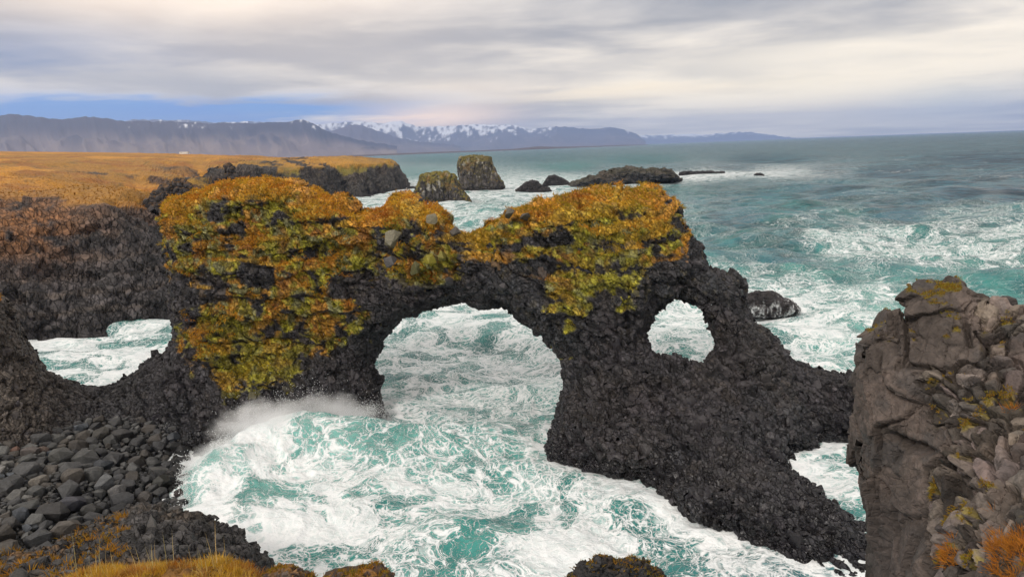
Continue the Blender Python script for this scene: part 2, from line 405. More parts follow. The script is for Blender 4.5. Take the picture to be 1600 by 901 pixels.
M_FAR = rock_material('far_rock', grain=.9, bump=.9, wetline=False, bdist=.6)
M_COAST = rock_material('coast_rock', grain=1.6, bump=.8, wetline=False, bdist=.12, blocks=1.5, masked=True)
M_PILLAR = rock_material('brown_lava', grain=9, bump=.8, wetline=False, bdist=.03); M_STONE = rock_material('brown_stone', True, grain=5, bump=.5, wetline=False, bdist=.02)
M_BOULDER = rock_material('boulder', True, grain=5, bump=.45, bdist=.04); M_BOULDERS = rock_material('boulders', grain=5, bump=.45, bdist=.04)
M_GRASS = blade_material('dry_grass')

BAS = np.array([.0345, .0325, .0365]); 
OCHRE = np.array([.54, .25, .032]); RUST = np.array([.34, .115, .022]); OLIVE = np.array([.20, .165, .020]); LIME = np.array([.33, .30, .026]); LICH = np.array([.23, .225, .105]); GOLD = np.array([.56, .335, .036])
def mixc(a, b, t): return a*(1-t[:, None])+b*t[:, None]

# ------------------------------------------------------------------ convex stones (shared meshes)
def hull(npt, box, seed, bev=0.0):
    r = random.Random(seed); bm = bmesh.new()
    for _ in range(npt):
        v = Vector([r.gauss(0, 1) for _ in range(3)])
        if box: v = Vector([math.copysign(abs(c)**(.45 if box > 1 else .6), c) for c in v])
        v.normalize()
        if box: v *= 1+.28*(abs(v.x*v.y)+abs(v.y*v.z)+abs(v.x*v.z))
        v *= r.uniform(.86, 1.06)
        bm.verts.new(v)
    res = bmesh.ops.convex_hull(bm, input=bm.verts[:])
    bmesh.ops.delete(bm, geom=[g for g in res['geom_interior'] if isinstance(g, bmesh.types.BMVert)], context='VERTS')
    if bev: bmesh.ops.bevel(bm, geom=bm.edges[:], offset=bev, segments=1, affect='EDGES', profile=.5)
    bmesh.ops.triangulate(bm, faces=bm.faces[:])
    bmesh.ops.recalc_face_normals(bm, faces=bm.faces[:])
    V = np.array([v.co[:] for v in bm.verts]); bm.verts.index_update(); Fc = np.array([[v.index for v in f.verts] for f in bm.faces])
    bm.free(); V -= V.mean(0); V /= np.abs(V).max(0); return V, Fc
def cuboid(seed):
    r = random.Random(seed); bm = bmesh.new()
    for sx in (-1, 1):
        for sy in (-1, 1):
            for sz in (-1, 1): bm.verts.new((sx*r.uniform(.68, 1), sy*r.uniform(.68, 1), sz*r.uniform(.7, 1)))
    for _ in range(3): v = Vector([r.gauss(0, 1) for _ in range(3)]).normalized()*r.uniform(1.0, 1.15); bm.verts.new(v)
    bmesh.ops.convex_hull(bm, input=bm.verts[:]); bmesh.ops.delete(bm, geom=[v for v in bm.verts if not v.link_faces], context='VERTS')
    bmesh.ops.dissolve_limit(bm, angle_limit=.2, verts=bm.verts[:], edges=bm.edges[:])
    bmesh.ops.bevel(bm, geom=bm.edges[:], offset=.10, segments=1, affect='EDGES', profile=.5, clamp_overlap=True)
    bmesh.ops.triangulate(bm, faces=bm.faces[:]); bmesh.ops.recalc_face_normals(bm, faces=bm.faces[:]); bm.verts.index_update()
    V = np.array([v.co[:] for v in bm.verts]); Fc = np.array([[v.index for v in f.verts] for f in bm.faces]); bm.free(); V -= V.mean(0); return V/np.abs(V).max(0), Fc
CUBES = [cuboid(400+i) for i in range(14)]
BLOCKS = [hull(13, 1, 100+i) for i in range(14)]
ROUND = [hull(30, 1, 200+i) for i in range(14)]
def stone_meshes(lib, name, m, smooth=False): return [mk_mesh(name, v, [f], mats=(m,), smooth=smooth) for v, f in lib]
def join_stones(name, lib, items, m, smooth=False):
    """items: (loc, 3x3 matrix incl. scale, colour) -> ONE mesh"""
    Vs, Fs, Cs, o = [], [], [], 0
    if not items: items = [(np.zeros(3), np.eye(3)*.001, np.zeros(3))]
    for i, (loc, M3, c) in enumerate(items):
        v, f = lib[i % len(lib)]; Vs.append(v@M3.T+loc); Fs.append(f+o); Cs.append(np.tile(c, (len(v), 1))); o += len(v)
    return mk_mesh(name, np.concatenate(Vs), [np.concatenate(Fs)], col=np.concatenate(Cs), mats=(m,), smooth=smooth)
def frame_from(nrm, spin):
    n = Vector(nrm).normalized(); t = n.orthogonal().normalized(); b = n.cross(t)
    c, s = math.cos(spin), math.sin(spin); x = t*c+b*s; y = n.cross(x)
    return np.array([[x[i], y[i], n[i]] for i in range(3)])

# ------------------------------------------------------------------ grass tufts as one mesh
def tufts(name, P, N, size, colA, nbl=10, width=.035, up=.6, droop=.6, spread=.8, seed=1):
    g = np.random.default_rng(seed); n = len(P); size = np.broadcast_to(size, (n,))
    P = np.repeat(P, nbl, 0); N = np.repeat(N, nbl, 0); L = np.repeat(size, nbl)*g.uniform(.55, 1.25, n*nbl); C = np.repeat(colA, nbl, 0)
    w0 = np.broadcast_to(width, (n,)).repeat(nbl)
    rd = g.normal(0, 1, (n*nbl, 3)); rd /= np.linalg.norm(rd, axis=1, keepdims=True)
    D = N*.75+np.array([0, 0, up])+rd*spread; D /= np.linalg.norm(D, axis=1, keepdims=True)
    root = P+rd*(L*.35)[:, None]*np.array([1, 1, .5])
    side = np.cross(D, g.normal(0, 1, (n*nbl, 3))); side /= np.linalg.norm(side, axis=1, keepdims=True); side *= (w0*g.uniform(.6, 1.3, n*nbl))[:, None]
    p1 = root+D*(L*.5)[:, None]; D2 = D+np.array([0, 0, -droop])*g.uniform(.4, 1.4, n*nbl)[:, None]; D2 /= np.linalg.norm(D2, axis=1, keepdims=True)
    p2 = p1+D2*(L*.5)[:, None]
    V = np.stack([root-side, root+side, p1-side*.8, p1+side*.8, p2], 1).reshape(-1, 3); k = np.arange(n*nbl)*5
    Q = np.stack([k, k+1, k+3, k+2], 1); T = np.stack([k+2, k+3, k+4], 1)
    C = C*g.uniform(.7, 1.3, (n*nbl, 1))*g.uniform(.93, 1.07, (n*nbl, 3))
    return mk_mesh(name, V, [Q, T], col=np.repeat(C, 5, 0), mats=(M_GRASS,))

def spread_pick(P, cand, dist, count, order=None):
    """dart throwing with a grid hash; dist may be an array"""
    out = []; dist = np.broadcast_to(dist, (len(P),)); cs = float(dist.max()); G = {}
    for i in (rng.permutation(cand) if order is None else order):
        p = P[i]; key = tuple(np.floor(p/cs).astype(int)); ok = True
        for a in (-1, 0, 1):
            for b in (-1, 0, 1):
                for c in (-1, 0, 1):
                    for j in G.get((key[0]+a, key[1]+b, key[2]+c), ()):
                        q = P[j]-p
                        if q[0]*q[0]+q[1]*q[1]+q[2]*q[2] < (dist[i]+dist[j])**2*.25: ok = False; break
                    if not ok: break
                if not ok: break
            if not ok: break
        if ok:
            G.setdefault(key, []).append(i); out.append(i)
            if len(out) >= count: break
    return np.array(out, int)

exec_order = []
#@@SEA
# ------------------------------------------------------------------ the sea
FOAM = """700,500,.72,.5 800,520,.62,.5 650,580,.62,.4 800,600,.58,.5 860,640,.55,.5 720,650,.58,.5 620,650,.62,.4 720,560,.62,.45 760,480,.7,.5 660,520,.66,.5
600,690,.36,.8 560,690,.2,.95 520,700,.35,1 470,700,.7,1 400,700,.95,1 350,740,1,.9 450,780,.97,.9 560,770,.8,.9 650,730,.5,.8 740,705,.5,.7 800,725,.40,.8 840,690,.45,.7 700,780,.74,.7 850,760,.6,.7 930,750,.75,.6 980,800,.62,.6 620,715,.42,.85
350,800,1,.6 450,840,1,.6 550,850,.95,.5 600,800,.9,.6 620,840,.8,.5 650,870,.5,.6 690,840,.22,.65 730,835,.3,.7 700,870,.3,.5 800,850,.82,.5 850,820,.85,.5 950,830,.87,.5 1050,840,.85,.4 1150,870,.62,.3 1250,890,.52,.2 1080,820,.55,.3 900,860,.9,.5 780,790,.6,.7 1010,800,.55,.4
100,540,.72,.5 200,520,.66,.5 150,580,.74,.5 240,510,.56,.6 60,530,.8,.5 160,500,.85,.5 250,492,.8,.5
1060,520,.66,.6 1200,500,.78,.6 1250,560,.64,.6 1330,550,.58,.8 1380,480,.56,.8 1400,500,.56,.8 1290,470,.5,.6 1250,440,.4,.5 1200,470,.8,.6 1230,490,.9,.5
1290,740,.66,.75 1330,780,.72,.7 1270,720,.66,.75 1330,700,.6,.8
1200,400,.13,.2 1150,350,.11,.15 1100,400,.13,.25 1130,450,.28,.6 1300,300,.07,.12 1500,300,.05,.06 1550,250,.05,0 1200,250,.07,.1 900,260,.12,.35 1000,250,.09,.25 1180,440,.30,.35 1240,410,.13,.2 1250,330,.08,.25 1200,310,.06,.2 1400,330,.07,.12 1400,270,.05,.03 1590,300,.05,.02 1290,350,.2,.25
1275,375,.55,.45 1340,395,.64,.5 1450,400,.66,.5 1550,400,.6,.45 1400,372,.5,.4 1500,362,.4,.3 1580,380,.5,.4 1450,418,.4,.4 1350,415,.36,.4 1240,375,.12,.2 1300,350,.28,.3 1560,450,.1,.4 1450,445,.1,.4 1330,440,.16,.4 1560,340,.3,.3 1560,430,.14,.4 1400,432,.12,.4 1290,425,.14,.35
600,310,.66,.5 680,325,.75,.5 730,335,.5,.5 800,300,.6,.4 900,295,.45,.4 1070,275,.78,.3 1130,272,.75,.25 1200,270,.66,.2 1250,267,.5,.15 1000,287,.62,.3 1280,266,.2,.1 650,270,.22,.35 640,297,.7,.4 790,292,.72,.4 840,298,.8,.4 880,290,.6,.4 720,300,.7,.4 700,245,.12,.25 850,245,.12,.2 1050,300,.14,.3 1150,290,.12,.2 780,330,.38,.45 560,318,.6,.5 1050,262,.2,.15 950,262,.2,.2 1150,262,.2,.1"""
FOAM = np.array([[float(c) for c in t.split(',')] for t in FOAM.split()])
SEA_BREAK = []
def idw(px, py, k):
    far = 1-sstep(285, 330, py); pri = np.where(py < 330, .05+.03*far, .35) if k == 0 else np.where(py < 330, .05, .45)
    W = np.where(py < 330, .06, .01); S = W*pri
    for (a, b, f, ae) in FOAM:
        # distances measured along the water: rows get closer towards the horizon
        sc = max(b-215, 12)/230
        d2 = ((px-a)/(60*max(sc, .75)))**2+((py-b)/(26*max(sc, .24)))**2
        w = 1/(d2+.30)**2.0; W = W+w; S = S+w*(f if k == 0 else ae)
    return S/W
WAVES = []
_g = np.random.default_rng(21)
for i in range(44):
    lam = 1.6*(1.115**i); th = math.radians(200+_g.normal(0, 38)); WAVES.append((lam, th, _g.uniform(0, 6.28), .0125*lam**.80*(1.0 if lam < 4 else 1.7 if lam < 26 else .8 if lam < 50 else .28)))
def polyline_d(P, pts):
    best = np.full(len(P), 1e9); tb = np.zeros(len(P)); sg = np.zeros(len(P)); m = len(pts)-1
    for i in range(m):
        a = np.array(pts[i]); b = np.array(pts[i+1]); e = b-a; w = P-a; t = np.clip((w@e)/(e@e), 0, 1)
        q = w-t[:, None]*e; d = np.hypot(q[:, 0], q[:, 1]); c = d < best; best = np.where(c, d, best); tb = np.where(c, (i+t)/m, tb); sg = np.where(c, np.sign(e[0]*w[:, 1]-e[1]*w[:, 0]), sg)
    return best, tb, sg
CREST = [at_z(*q)[:2] for q in ((350, 735), (410, 705), (480, 695), (560, 697), (640, 700), (740, 690), (830, 672))]
CREST2 = [at_z(*q)[:2] for q in ((700, 742), (780, 735), (850, 742), (900, 752))]
CREST3 = [at_z(*q)[:2] for q in ((640, 850), (690, 826), (750, 832), (790, 850))]
CREST4 = [at_z(*q)[:2] for q in ((940, 775), (1000, 790), (1060, 815))]
WATERLINE = []
def collar(X, Y):
    from mathutils.kdtree import KDTree
    P = np.concatenate(WATERLINE)[:, :2]; c = np.unique(np.round(P/.22).astype(int), axis=0)*.22; kd = KDTree(len(c))
    for i, (a, b) in enumerate(c): kd.insert((a, b, 0), i)
    kd.balance(); out = np.zeros(len(X)); m = np.where((X > -30) & (X < 24) & (Y > 21) & (Y < 60))[0]
    for i in m: out[i] = math.exp(-(kd.find((X[i], Y[i], 0))[2]/.75)**1.3)
    return out
def sea_h(X, Y, spacing):
    h = np.zeros(len(X)); r = np.hypot(X, Y)
    calm = 1-.45*np.exp(-((Y-40)/22)**2)
    for lam, th, ph, A in WAVES:
        kx = math.sin(th)*2*math.pi/lam; ky = math.cos(th)*2*math.pi/lam
        s = np.sin(kx*X+ky*Y+ph+1.3*np.sin(.013*X*ky*lam+.021*Y+ph))
        h += A*(s+.35*(1-np.abs(s))**2)*np.clip((lam/np.maximum(spacing, .01)-2.2)/2, 0, 1)
    P3 = np.stack([X*.5, Y*.5, np.zeros_like(X)], 1)
    chop = fbm(P3, 4, 77)
    h = h*calm*.8*(.75+1.0*sstep(62, 130, r))+.14*(1-np.abs(chop)*2)*np.exp(-(r/120)**2)
    P = np.stack([X, Y], 1); foam = 0
    for pts, H, W, prof in ((CREST, 1.75, 1.8, (.6, 1.1, 1.35, 1.15, .9, .7, .1)), (CREST2, .6, 1.0, (.2, 1, 1, .2)), (CREST3, .55, 1.0, (.3, 1, 1, .2)), (CREST4, .4, .9, (.4, 1, .3))):
        d, t, sg = polyline_d(P, pts); hp = np.interp(t, np.linspace(0, 1, len(prof)), prof)
        w = np.where(sg > 0, W*1.0, W*1.7)
        h += H*hp*np.exp(-(d/w)**2)
    # the churned, broken part of the wave
    c = at_z(430, 735)[:2]; m = np.exp(-(((X-c[0])/4.5)**2+((Y-c[1])/3.6)**2))
    lump = fbm(np.stack([X*.75, Y*.75, X*0+3], 1), 4, 31); lump2 = 1-np.abs(fbm(np.stack([X*2.2, Y*2.2, X*0+9], 1), 3, 35))*1.6
    h += m*(.20+.35*lump+.08*lump2)
    return h
def sea():
    azs = np.concatenate([np.linspace(-80, -40, 24)[:-1], np.linspace(-40, 40, 560), np.linspace(40, 80, 24)[1:]])
    dep = np.concatenate([np.linspace(55, 34, 30)[:-1], np.linspace(34, .35, 410), [.3, .25, .2, .16, .12, .09, .065, .045, .03, .018]])
    r = HC/np.tan(np.radians(dep)); A = np.radians(azs)
    Rg, Ag = np.meshgrid(r, A, indexing='ij'); X = (Rg*np.sin(Ag)).ravel(); Y = (Rg*np.cos(Ag)).ravel()
    sp = np.gradient(r); spc = np.repeat(sp, len(A)); spc = np.maximum(spc, (Rg*np.gradient(A)[None, :]).ravel())
    Z = sea_h(X, Y, spc)
    V = np.stack([X, Y, Z], 1); nr, na = Rg.shape; I = np.arange(nr*na).reshape(nr, na)
    Q = np.stack([I[:-1, :-1].ravel(), I[:-1, 1:].ravel(), I[1:, 1:].ravel(), I[1:, :-1].ravel()], 1)[:, ::-1]
    px, py = proj(np.stack([X, Y, np.zeros_like(X)], 1)); fo = idw(px, py, 0); ae = idw(px, py, 1); g3 = np.stack([X*.9, Y*.9, X*0], 1); fo = np.clip(fo+collar(X, Y)*(.28+.45*fbm(g3, 3, 95)), 0, 1.05)
    me = mk_mesh('sea', V, [Q], attrs={'foam': fo, 'aer': ae}, mats=(sea_material(),))
    tag(link('sea', me), kind='structure')
def sea_material():
    m, k = mat('sea_water'); pos = k.n('ShaderNodeNewGeometry').outputs['Position']
    fo = k.n('ShaderNodeAttribute', attribute_name='foam').outputs['Fac']; ae = k.n('ShaderNodeAttribute', attribute_name='aer').outputs['Fac']
    sp = k.n('ShaderNodeSeparateXYZ', {0: pos}); flat = k.n('ShaderNodeCombineXYZ', {0: sp.outputs[0], 1: sp.outputs[1], 2: k.m('MULTIPLY', sp.outputs[2], .5)}).outputs[0]
    dist = k.n('ShaderNodeVectorMath', {0: k.vadd(pos, tuple(-CAM))}, operation='LENGTH').outputs['Value']
    # drifting foam: long-warped coordinates, then webs at three sizes
    w1 = k.vmul(k.vadd(k.noise(flat, .16, 3, .5, out=1), (-.5, -.5, -.5)), (9, 9, 0))
    w2 = k.vmul(k.vadd(k.noise(flat, .75, 3, .5, out=1), (-.5, -.5, -.5)), (1.3, 1.3, 0))
    p = k.vadd(k.vadd(flat, w1), w2)
    cloudy = k.noise(p, .26, 5, .58); cl = k.rng(cloudy, .30, .70, 0, 1, False); fine = k.noise(flat, 7.0, 3, .6)
    dl = k.m('MULTIPLY', fo, k.m('ADD', .24, k.m('MULTIPLY', cl, 1.45)))
    tk = k.m('ADD', .003, k.m('MULTIPLY', k.m('POWER', dl, 2.0), .041))
    def web(sc, off, wgt):
        v = k.n('ShaderNodeTexNoise', {'Vector': k.vadd(p, off), 'Scale': sc, 'Detail': 4, 'Roughness': .58}).outputs[0]
        l = k.m('SUBTRACT', 1, k.m('DIVIDE', k.m('ABSOLUTE', k.m('SUBTRACT', v, .5)), k.m('MULTIPLY', tk, wgt)))
        return l
    wq = k.vmul(k.vadd(k.noise(flat, 1.6, 3, .6, out=1), (-.5, -.5, -.5)), (.9, .9, 0)); pv = k.vadd(k.vadd(flat, k.vmul(w1, (.45, .45, 0))), wq)
    def vweb(sc, wgt):
        v = k.n('ShaderNodeTexVoronoi', {'Vector': k.vmul(pv, (1, 1.25, 0)), 'Scale': sc, 'Randomness': 1.0}, feature='DISTANCE_TO_EDGE', voronoi_dimensions='2D').outputs[0]
        return k.m('SUBTRACT', 1, k.m('DIVIDE', v, k.m('MULTIPLY', tk, wgt*3.4)))
    lace = k.m('MAXIMUM', web(.26, (0, 0, 0), 1.15), k.m('MAXIMUM', k.m('MAXIMUM', web(.7, (7, 3, 0), .8), vweb(.62, .60)), vweb(1.45, .95)))
    lace = k.m('MAXIMUM', lace, k.m('SUBTRACT', vweb(3.6, 1.25), .25))
    lace = k.m('ADD', lace, k.m('MULTIPLY', k.m('SUBTRACT', fine, .5), .9))
    foam = k.m('MULTIPLY', k.rng(lace, -.85, .9), k.rng(dl, .02, .35, .0, 1))
    foam = k.m('MAXIMUM', foam, k.m('MULTIPLY', k.rng(k.m('ADD', dl, k.m('MULTIPLY', k.m('SUBTRACT', k.noise(p, 1.1, 5, .65), .5), .5)), .64, 1.0), .85))
    foam = k.m('MAXIMUM', foam, k.rng(k.m('ADD', fo, k.m('MULTIPLY', k.m('SUBTRACT', cloudy, .5), .5)), .86, 1.08, 0, .95))
    # small breaking crests on the open water
    cap = k.rng(k.m('MULTIPLY', k.noise(k.vmul(flat, (.6, 1.5, 1)), .55, 4, .6), k.noise(flat, .035, 2, .5)), .385, .44)
    foam = k.m('MAXIMUM', foam, k.m('MULTIPLY', cap, k.rng(dist, 60, 110, 0, .75)))
    patch = k.noise(k.vmul(flat, (.35, 1, 1)), .05, 5, .6)
    deep = k.mix(k.rng(patch, .35, .65), (.014, .070, .098), (.020, .105, .125))
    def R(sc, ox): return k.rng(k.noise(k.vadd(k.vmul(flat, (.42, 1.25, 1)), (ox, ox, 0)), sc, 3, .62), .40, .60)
    rip = k.m('MULTIPLY', k.m('ADD', R(.55, 0), k.m('ADD', k.m('MULTIPLY', R(.14, 3), 1.1), k.m('MULTIPLY', R(.04, 7), .9))), .333)  # light and shade of far wavelets put into the water colour
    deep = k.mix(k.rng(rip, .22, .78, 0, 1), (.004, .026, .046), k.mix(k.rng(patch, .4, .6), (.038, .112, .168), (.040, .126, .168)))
    teal = k.mix(k.rng(k.noise(flat, .3, 4, .55), .35, .65), (.022, .155, .150), (.055, .28, .25))
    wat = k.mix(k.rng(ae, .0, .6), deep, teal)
    wat = k.mix(k.rng(k.m('ADD', ae, k.m('MULTIPLY', k.m('SUBTRACT', k.noise(p, .5, 4, .6), .5), .7)), .55, 1.25, 0, .85), wat, (.30, .60, .54))
    milky = k.m('MULTIPLY', k.rng(lace, -3.2, .3), k.rng(dl, .1, .6))                                    # bubbles just under the foam
    wat = k.mix(k.m('MULTIPLY', milky, k.rng(ae, .2, .8, .15, .6)), wat, (.30, .58, .54))
    fcol = k.mix(k.noise(flat, .6, 5, .7), (.70, .76, .79), (.90, .90, .90))
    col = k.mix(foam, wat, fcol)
    # ripples too small for the mesh, larger ones further off
    b1 = k.noise(k.vmul(flat, (.75, 1.25, 1)), 1.7, 4, .6); b2 = k.noise(k.vmul(flat, (.7, 1.4, 1)), .30, 4, .62); b3 = k.noise(k.vmul(flat, (.5, 1.3, 1)), .075, 5, .65)
    hh = k.m('ADD', k.m('MULTIPLY', b1, .16), k.m('ADD', k.m('MULTIPLY', b2, k.rng(dist, 40, 140, .15, 2.6)), k.m('MULTIPLY', b3, k.rng(dist, 100, 500, 0, 7.5))))
    hh = k.m('ADD', hh, k.m('MULTIPLY', k.m('MULTIPLY', foam, k.m('ADD', .5, fine)), .05))
    bp = k.n('ShaderNodeBump', {'Strength': .85, 'Distance': 1.0, 'Height': hh})
    bs = k.n('ShaderNodeBsdfPrincipled', {'Base Color': col, 'Roughness': k.m('ADD', k.rng(dist, 60, 600, .13, .26), k.m('MULTIPLY', foam, .7)), 'IOR': 1.33, 'Specular IOR Level': k.m('MULTIPLY', k.rng(dist, 60, 400, .5, .3), k.m('SUBTRACT', 1, k.m('MULTIPLY', foam, .8))), 'Normal': bp.outputs[0]})
    df = k.n('ShaderNodeBsdfDiffuse', {0: col, 'Normal': bp.outputs[0]})      # steep little waves hide most of the mirror far out
    k.n('ShaderNodeOutputMaterial', {0: k.n('ShaderNodeMixShader', {0: k.rng(dist, 60, 500, 0, .48), 1: bs, 2: df})}); return m

#@@ARCH
# ------------------------------------------------------------------ the arch
A_OUT = [(-90, 430), (-40, 445), (0, 465), (10, 475), (15, 502), (29, 524), (44, 543), (64, 568), (73, 582), (103, 595), (137, 604), (161, 602), (181, 599), (205, 589), (230, 573), (248, 557), (267, 537), (274, 517), (268, 491), (261, 451), (257, 411), (252, 375), (246, 349), (250, 327), (272, 313), (297, 307), (319, 296), (345, 287), (376, 281), (407, 280), (439, 286), (470, 287), (492, 291), (507, 302), (532, 304), (554, 318), (576, 331), (587, 335), (603, 325), (621, 316), (637, 313), (653, 315), (667, 324), (685, 325), (693, 336), (704, 352), (720, 357), (731, 364), (744, 364), (754, 358), (757, 344), (781, 337), (786, 325), (795, 319), (837, 315), (850, 308), (880, 303), (895, 301), (933, 298), (978, 301), (1016, 304), (1039, 316), (1050, 327), (1060, 331), (1060, 348), (1063, 363), (1067, 374), (1090, 379), (1094, 393), (1101, 405), (1103, 423), (1122, 425), (1144, 435), (1154, 442), (1154, 461), (1167, 480), (1175, 495), (1182, 510), (1197, 520), (1214, 541), (1230, 562), (1256, 571), (1281, 583), (1296, 590), (1315, 583), (1340, 583), (1420, 575), (1480, 640), (1420, 700), (1332, 700), (1298, 694), (1247, 698), (1237, 706), (1243, 731), (1247, 761), (1273, 778), (1298, 795), (1319, 812), (1345, 824), (1370, 845), (1440, 880), (1440, 1010), (860, 1010), (850, 740), (858, 690), (875, 660), (882, 626), (882, 604), (875, 571), (863, 545), (843, 525), (833, 513), (816, 503), (796, 490), (790, 482), (763, 475), (746, 480), (733, 474), (716, 466), (690, 475), (660, 485), (633, 499), (610, 513), (594, 531), (595, 543), (587, 560), (583, 583), (590, 600), (588, 620), (593, 634), (601, 647), (602, 800), (-90, 830)]
A_OVAL = [(1061, 470), (1080, 480), (1095, 486), (1099, 503), (1109, 518), (1114, 533), (1107, 548), (1088, 561), (1075, 571), (1067, 563), (1050, 565), (1031, 557), (1018, 550), (1014, 533), (1018, 514), (1026, 495), (1039, 480)]
A_CTRL = [(600, 655, 'w'), (450, 662, 'w'), (350, 692, 'w'), (870, 706, 'w'), (930, 729, 'w'), (1000, 740, 'w'), (1080, 798, 'w'), (1150, 822, 'w'), (1250, 868, 'w'), (1361, 890, 'w'), (1300, 872, 'w'), (1209, 850, 'w'),
          (1040, 800, 35.0), (1085, 826, 32.6), (1150, 850, 31.0), (1250, 896, 28.6), (1361, 925, 27.0), (1000, 768, 37.0), (930, 757, 38.8), (870, 736, 40.2),
          (1298, 694, 40.2), (1345, 824, 29.6), (1320, 862, 28.4), (1300, 840, 29), (1250, 812, 30), (1247, 700, 38.6), (1237, 720, 38), (1262, 772, 32.6), (1300, 610, 42.5), (1380, 590, 41.5), (1420, 700, 40), (1340, 650, 41.6),
          (400, 300, 49), (400, 450, 48), (280, 400, 48.5), (300, 560, 48), (500, 320, 49), (520, 500, 48.3), (580, 600, 48), (440, 570, 47.6), (360, 620, 46.5),
          (640, 340, 47.5), (660, 450, 46.8), (740, 400, 46), (800, 450, 45), (850, 330, 46), (950, 310, 45.5), (950, 420, 44), (900, 560, 42.8), (1040, 350, 45), (1000, 470, 43.2), (1100, 450, 43.8), (1150, 450, 44.2), (1180, 540, 43), (1060, 590, 41.5), (1000, 620, 40.5), (1100, 680, 38), (1180, 620, 41), (1200, 760, 32.8), (1120, 740, 34.8), (1060, 700, 37.6),
          (215, 600, 49), (150, 615, 49), (80, 590, 47), (0, 480, 45), (150, 665, 45), (0, 690, 41), (250, 640, 47), (-80, 600, 43), (60, 640, 43.5), (230, 690, 44.5)]
_hc = np.mean(A_OVAL, 0); A_OVAL = [tuple(_hc+(np.array(q)-_hc)*np.array([1.17, 1.15])) for q in A_OVAL]
MOSS_ZONE = [[(230, 250), (560, 290), (600, 300), (590, 420), (575, 530), (520, 555), (470, 590), (430, 600), (400, 620), (372, 600), (350, 628), (325, 590), (300, 570), (272, 520), (290, 470), (262, 440), (240, 340)],
             [(585, 290), (720, 330), (728, 440), (700, 470), (640, 470), (580, 400)],
             [(725, 345), (790, 300), (900, 270), (1045, 290), (1075, 360), (1058, 410), (1010, 440), (975, 470), (930, 490), (905, 540), (872, 545), (850, 490), (840, 450), (735, 425)]]
MOSS_BARE = [[(262, 425), (300, 432), (345, 430), (345, 462), (300, 470), (262, 470)], [(372, 395), (425, 410), (420, 450), (370, 445)], [(510, 425), (575, 430), (580, 470), (515, 465)], [(728, 408), (850, 415), (850, 462), (728, 470)], [(640, 445), (720, 440), (720, 480), (640, 480)], [(580, 430), (640, 440), (640, 500), (580, 500)]]
MOSS_RAST = {}
def moss_zone(px, py):
    if not MOSS_RAST:
        gx = np.arange(200, 1100, 3); gy = np.arange(240, 660, 3); GX, GY = np.meshgrid(gx, gy, indexing='ij')
        z = np.full(GX.shape, 99.)
        for p in MOSS_ZONE: z = np.minimum(z, inside(p, GX, GY))
        b = np.full(GX.shape, 99.)
        for p in MOSS_BARE: b = np.minimum(b, inside(p, GX, GY))
        MOSS_RAST['z'] = 1-sstep(-26, 20, z); MOSS_RAST['b'] = 1-sstep(-10, 8, b)
    iu = np.clip(((px-200)/3).astype(int), 0, 299); iv = np.clip(((py-240)/3).astype(int), 0, 139)
    return MOSS_RAST['z'][iu, iv], MOSS_RAST['b'][iu, iv]
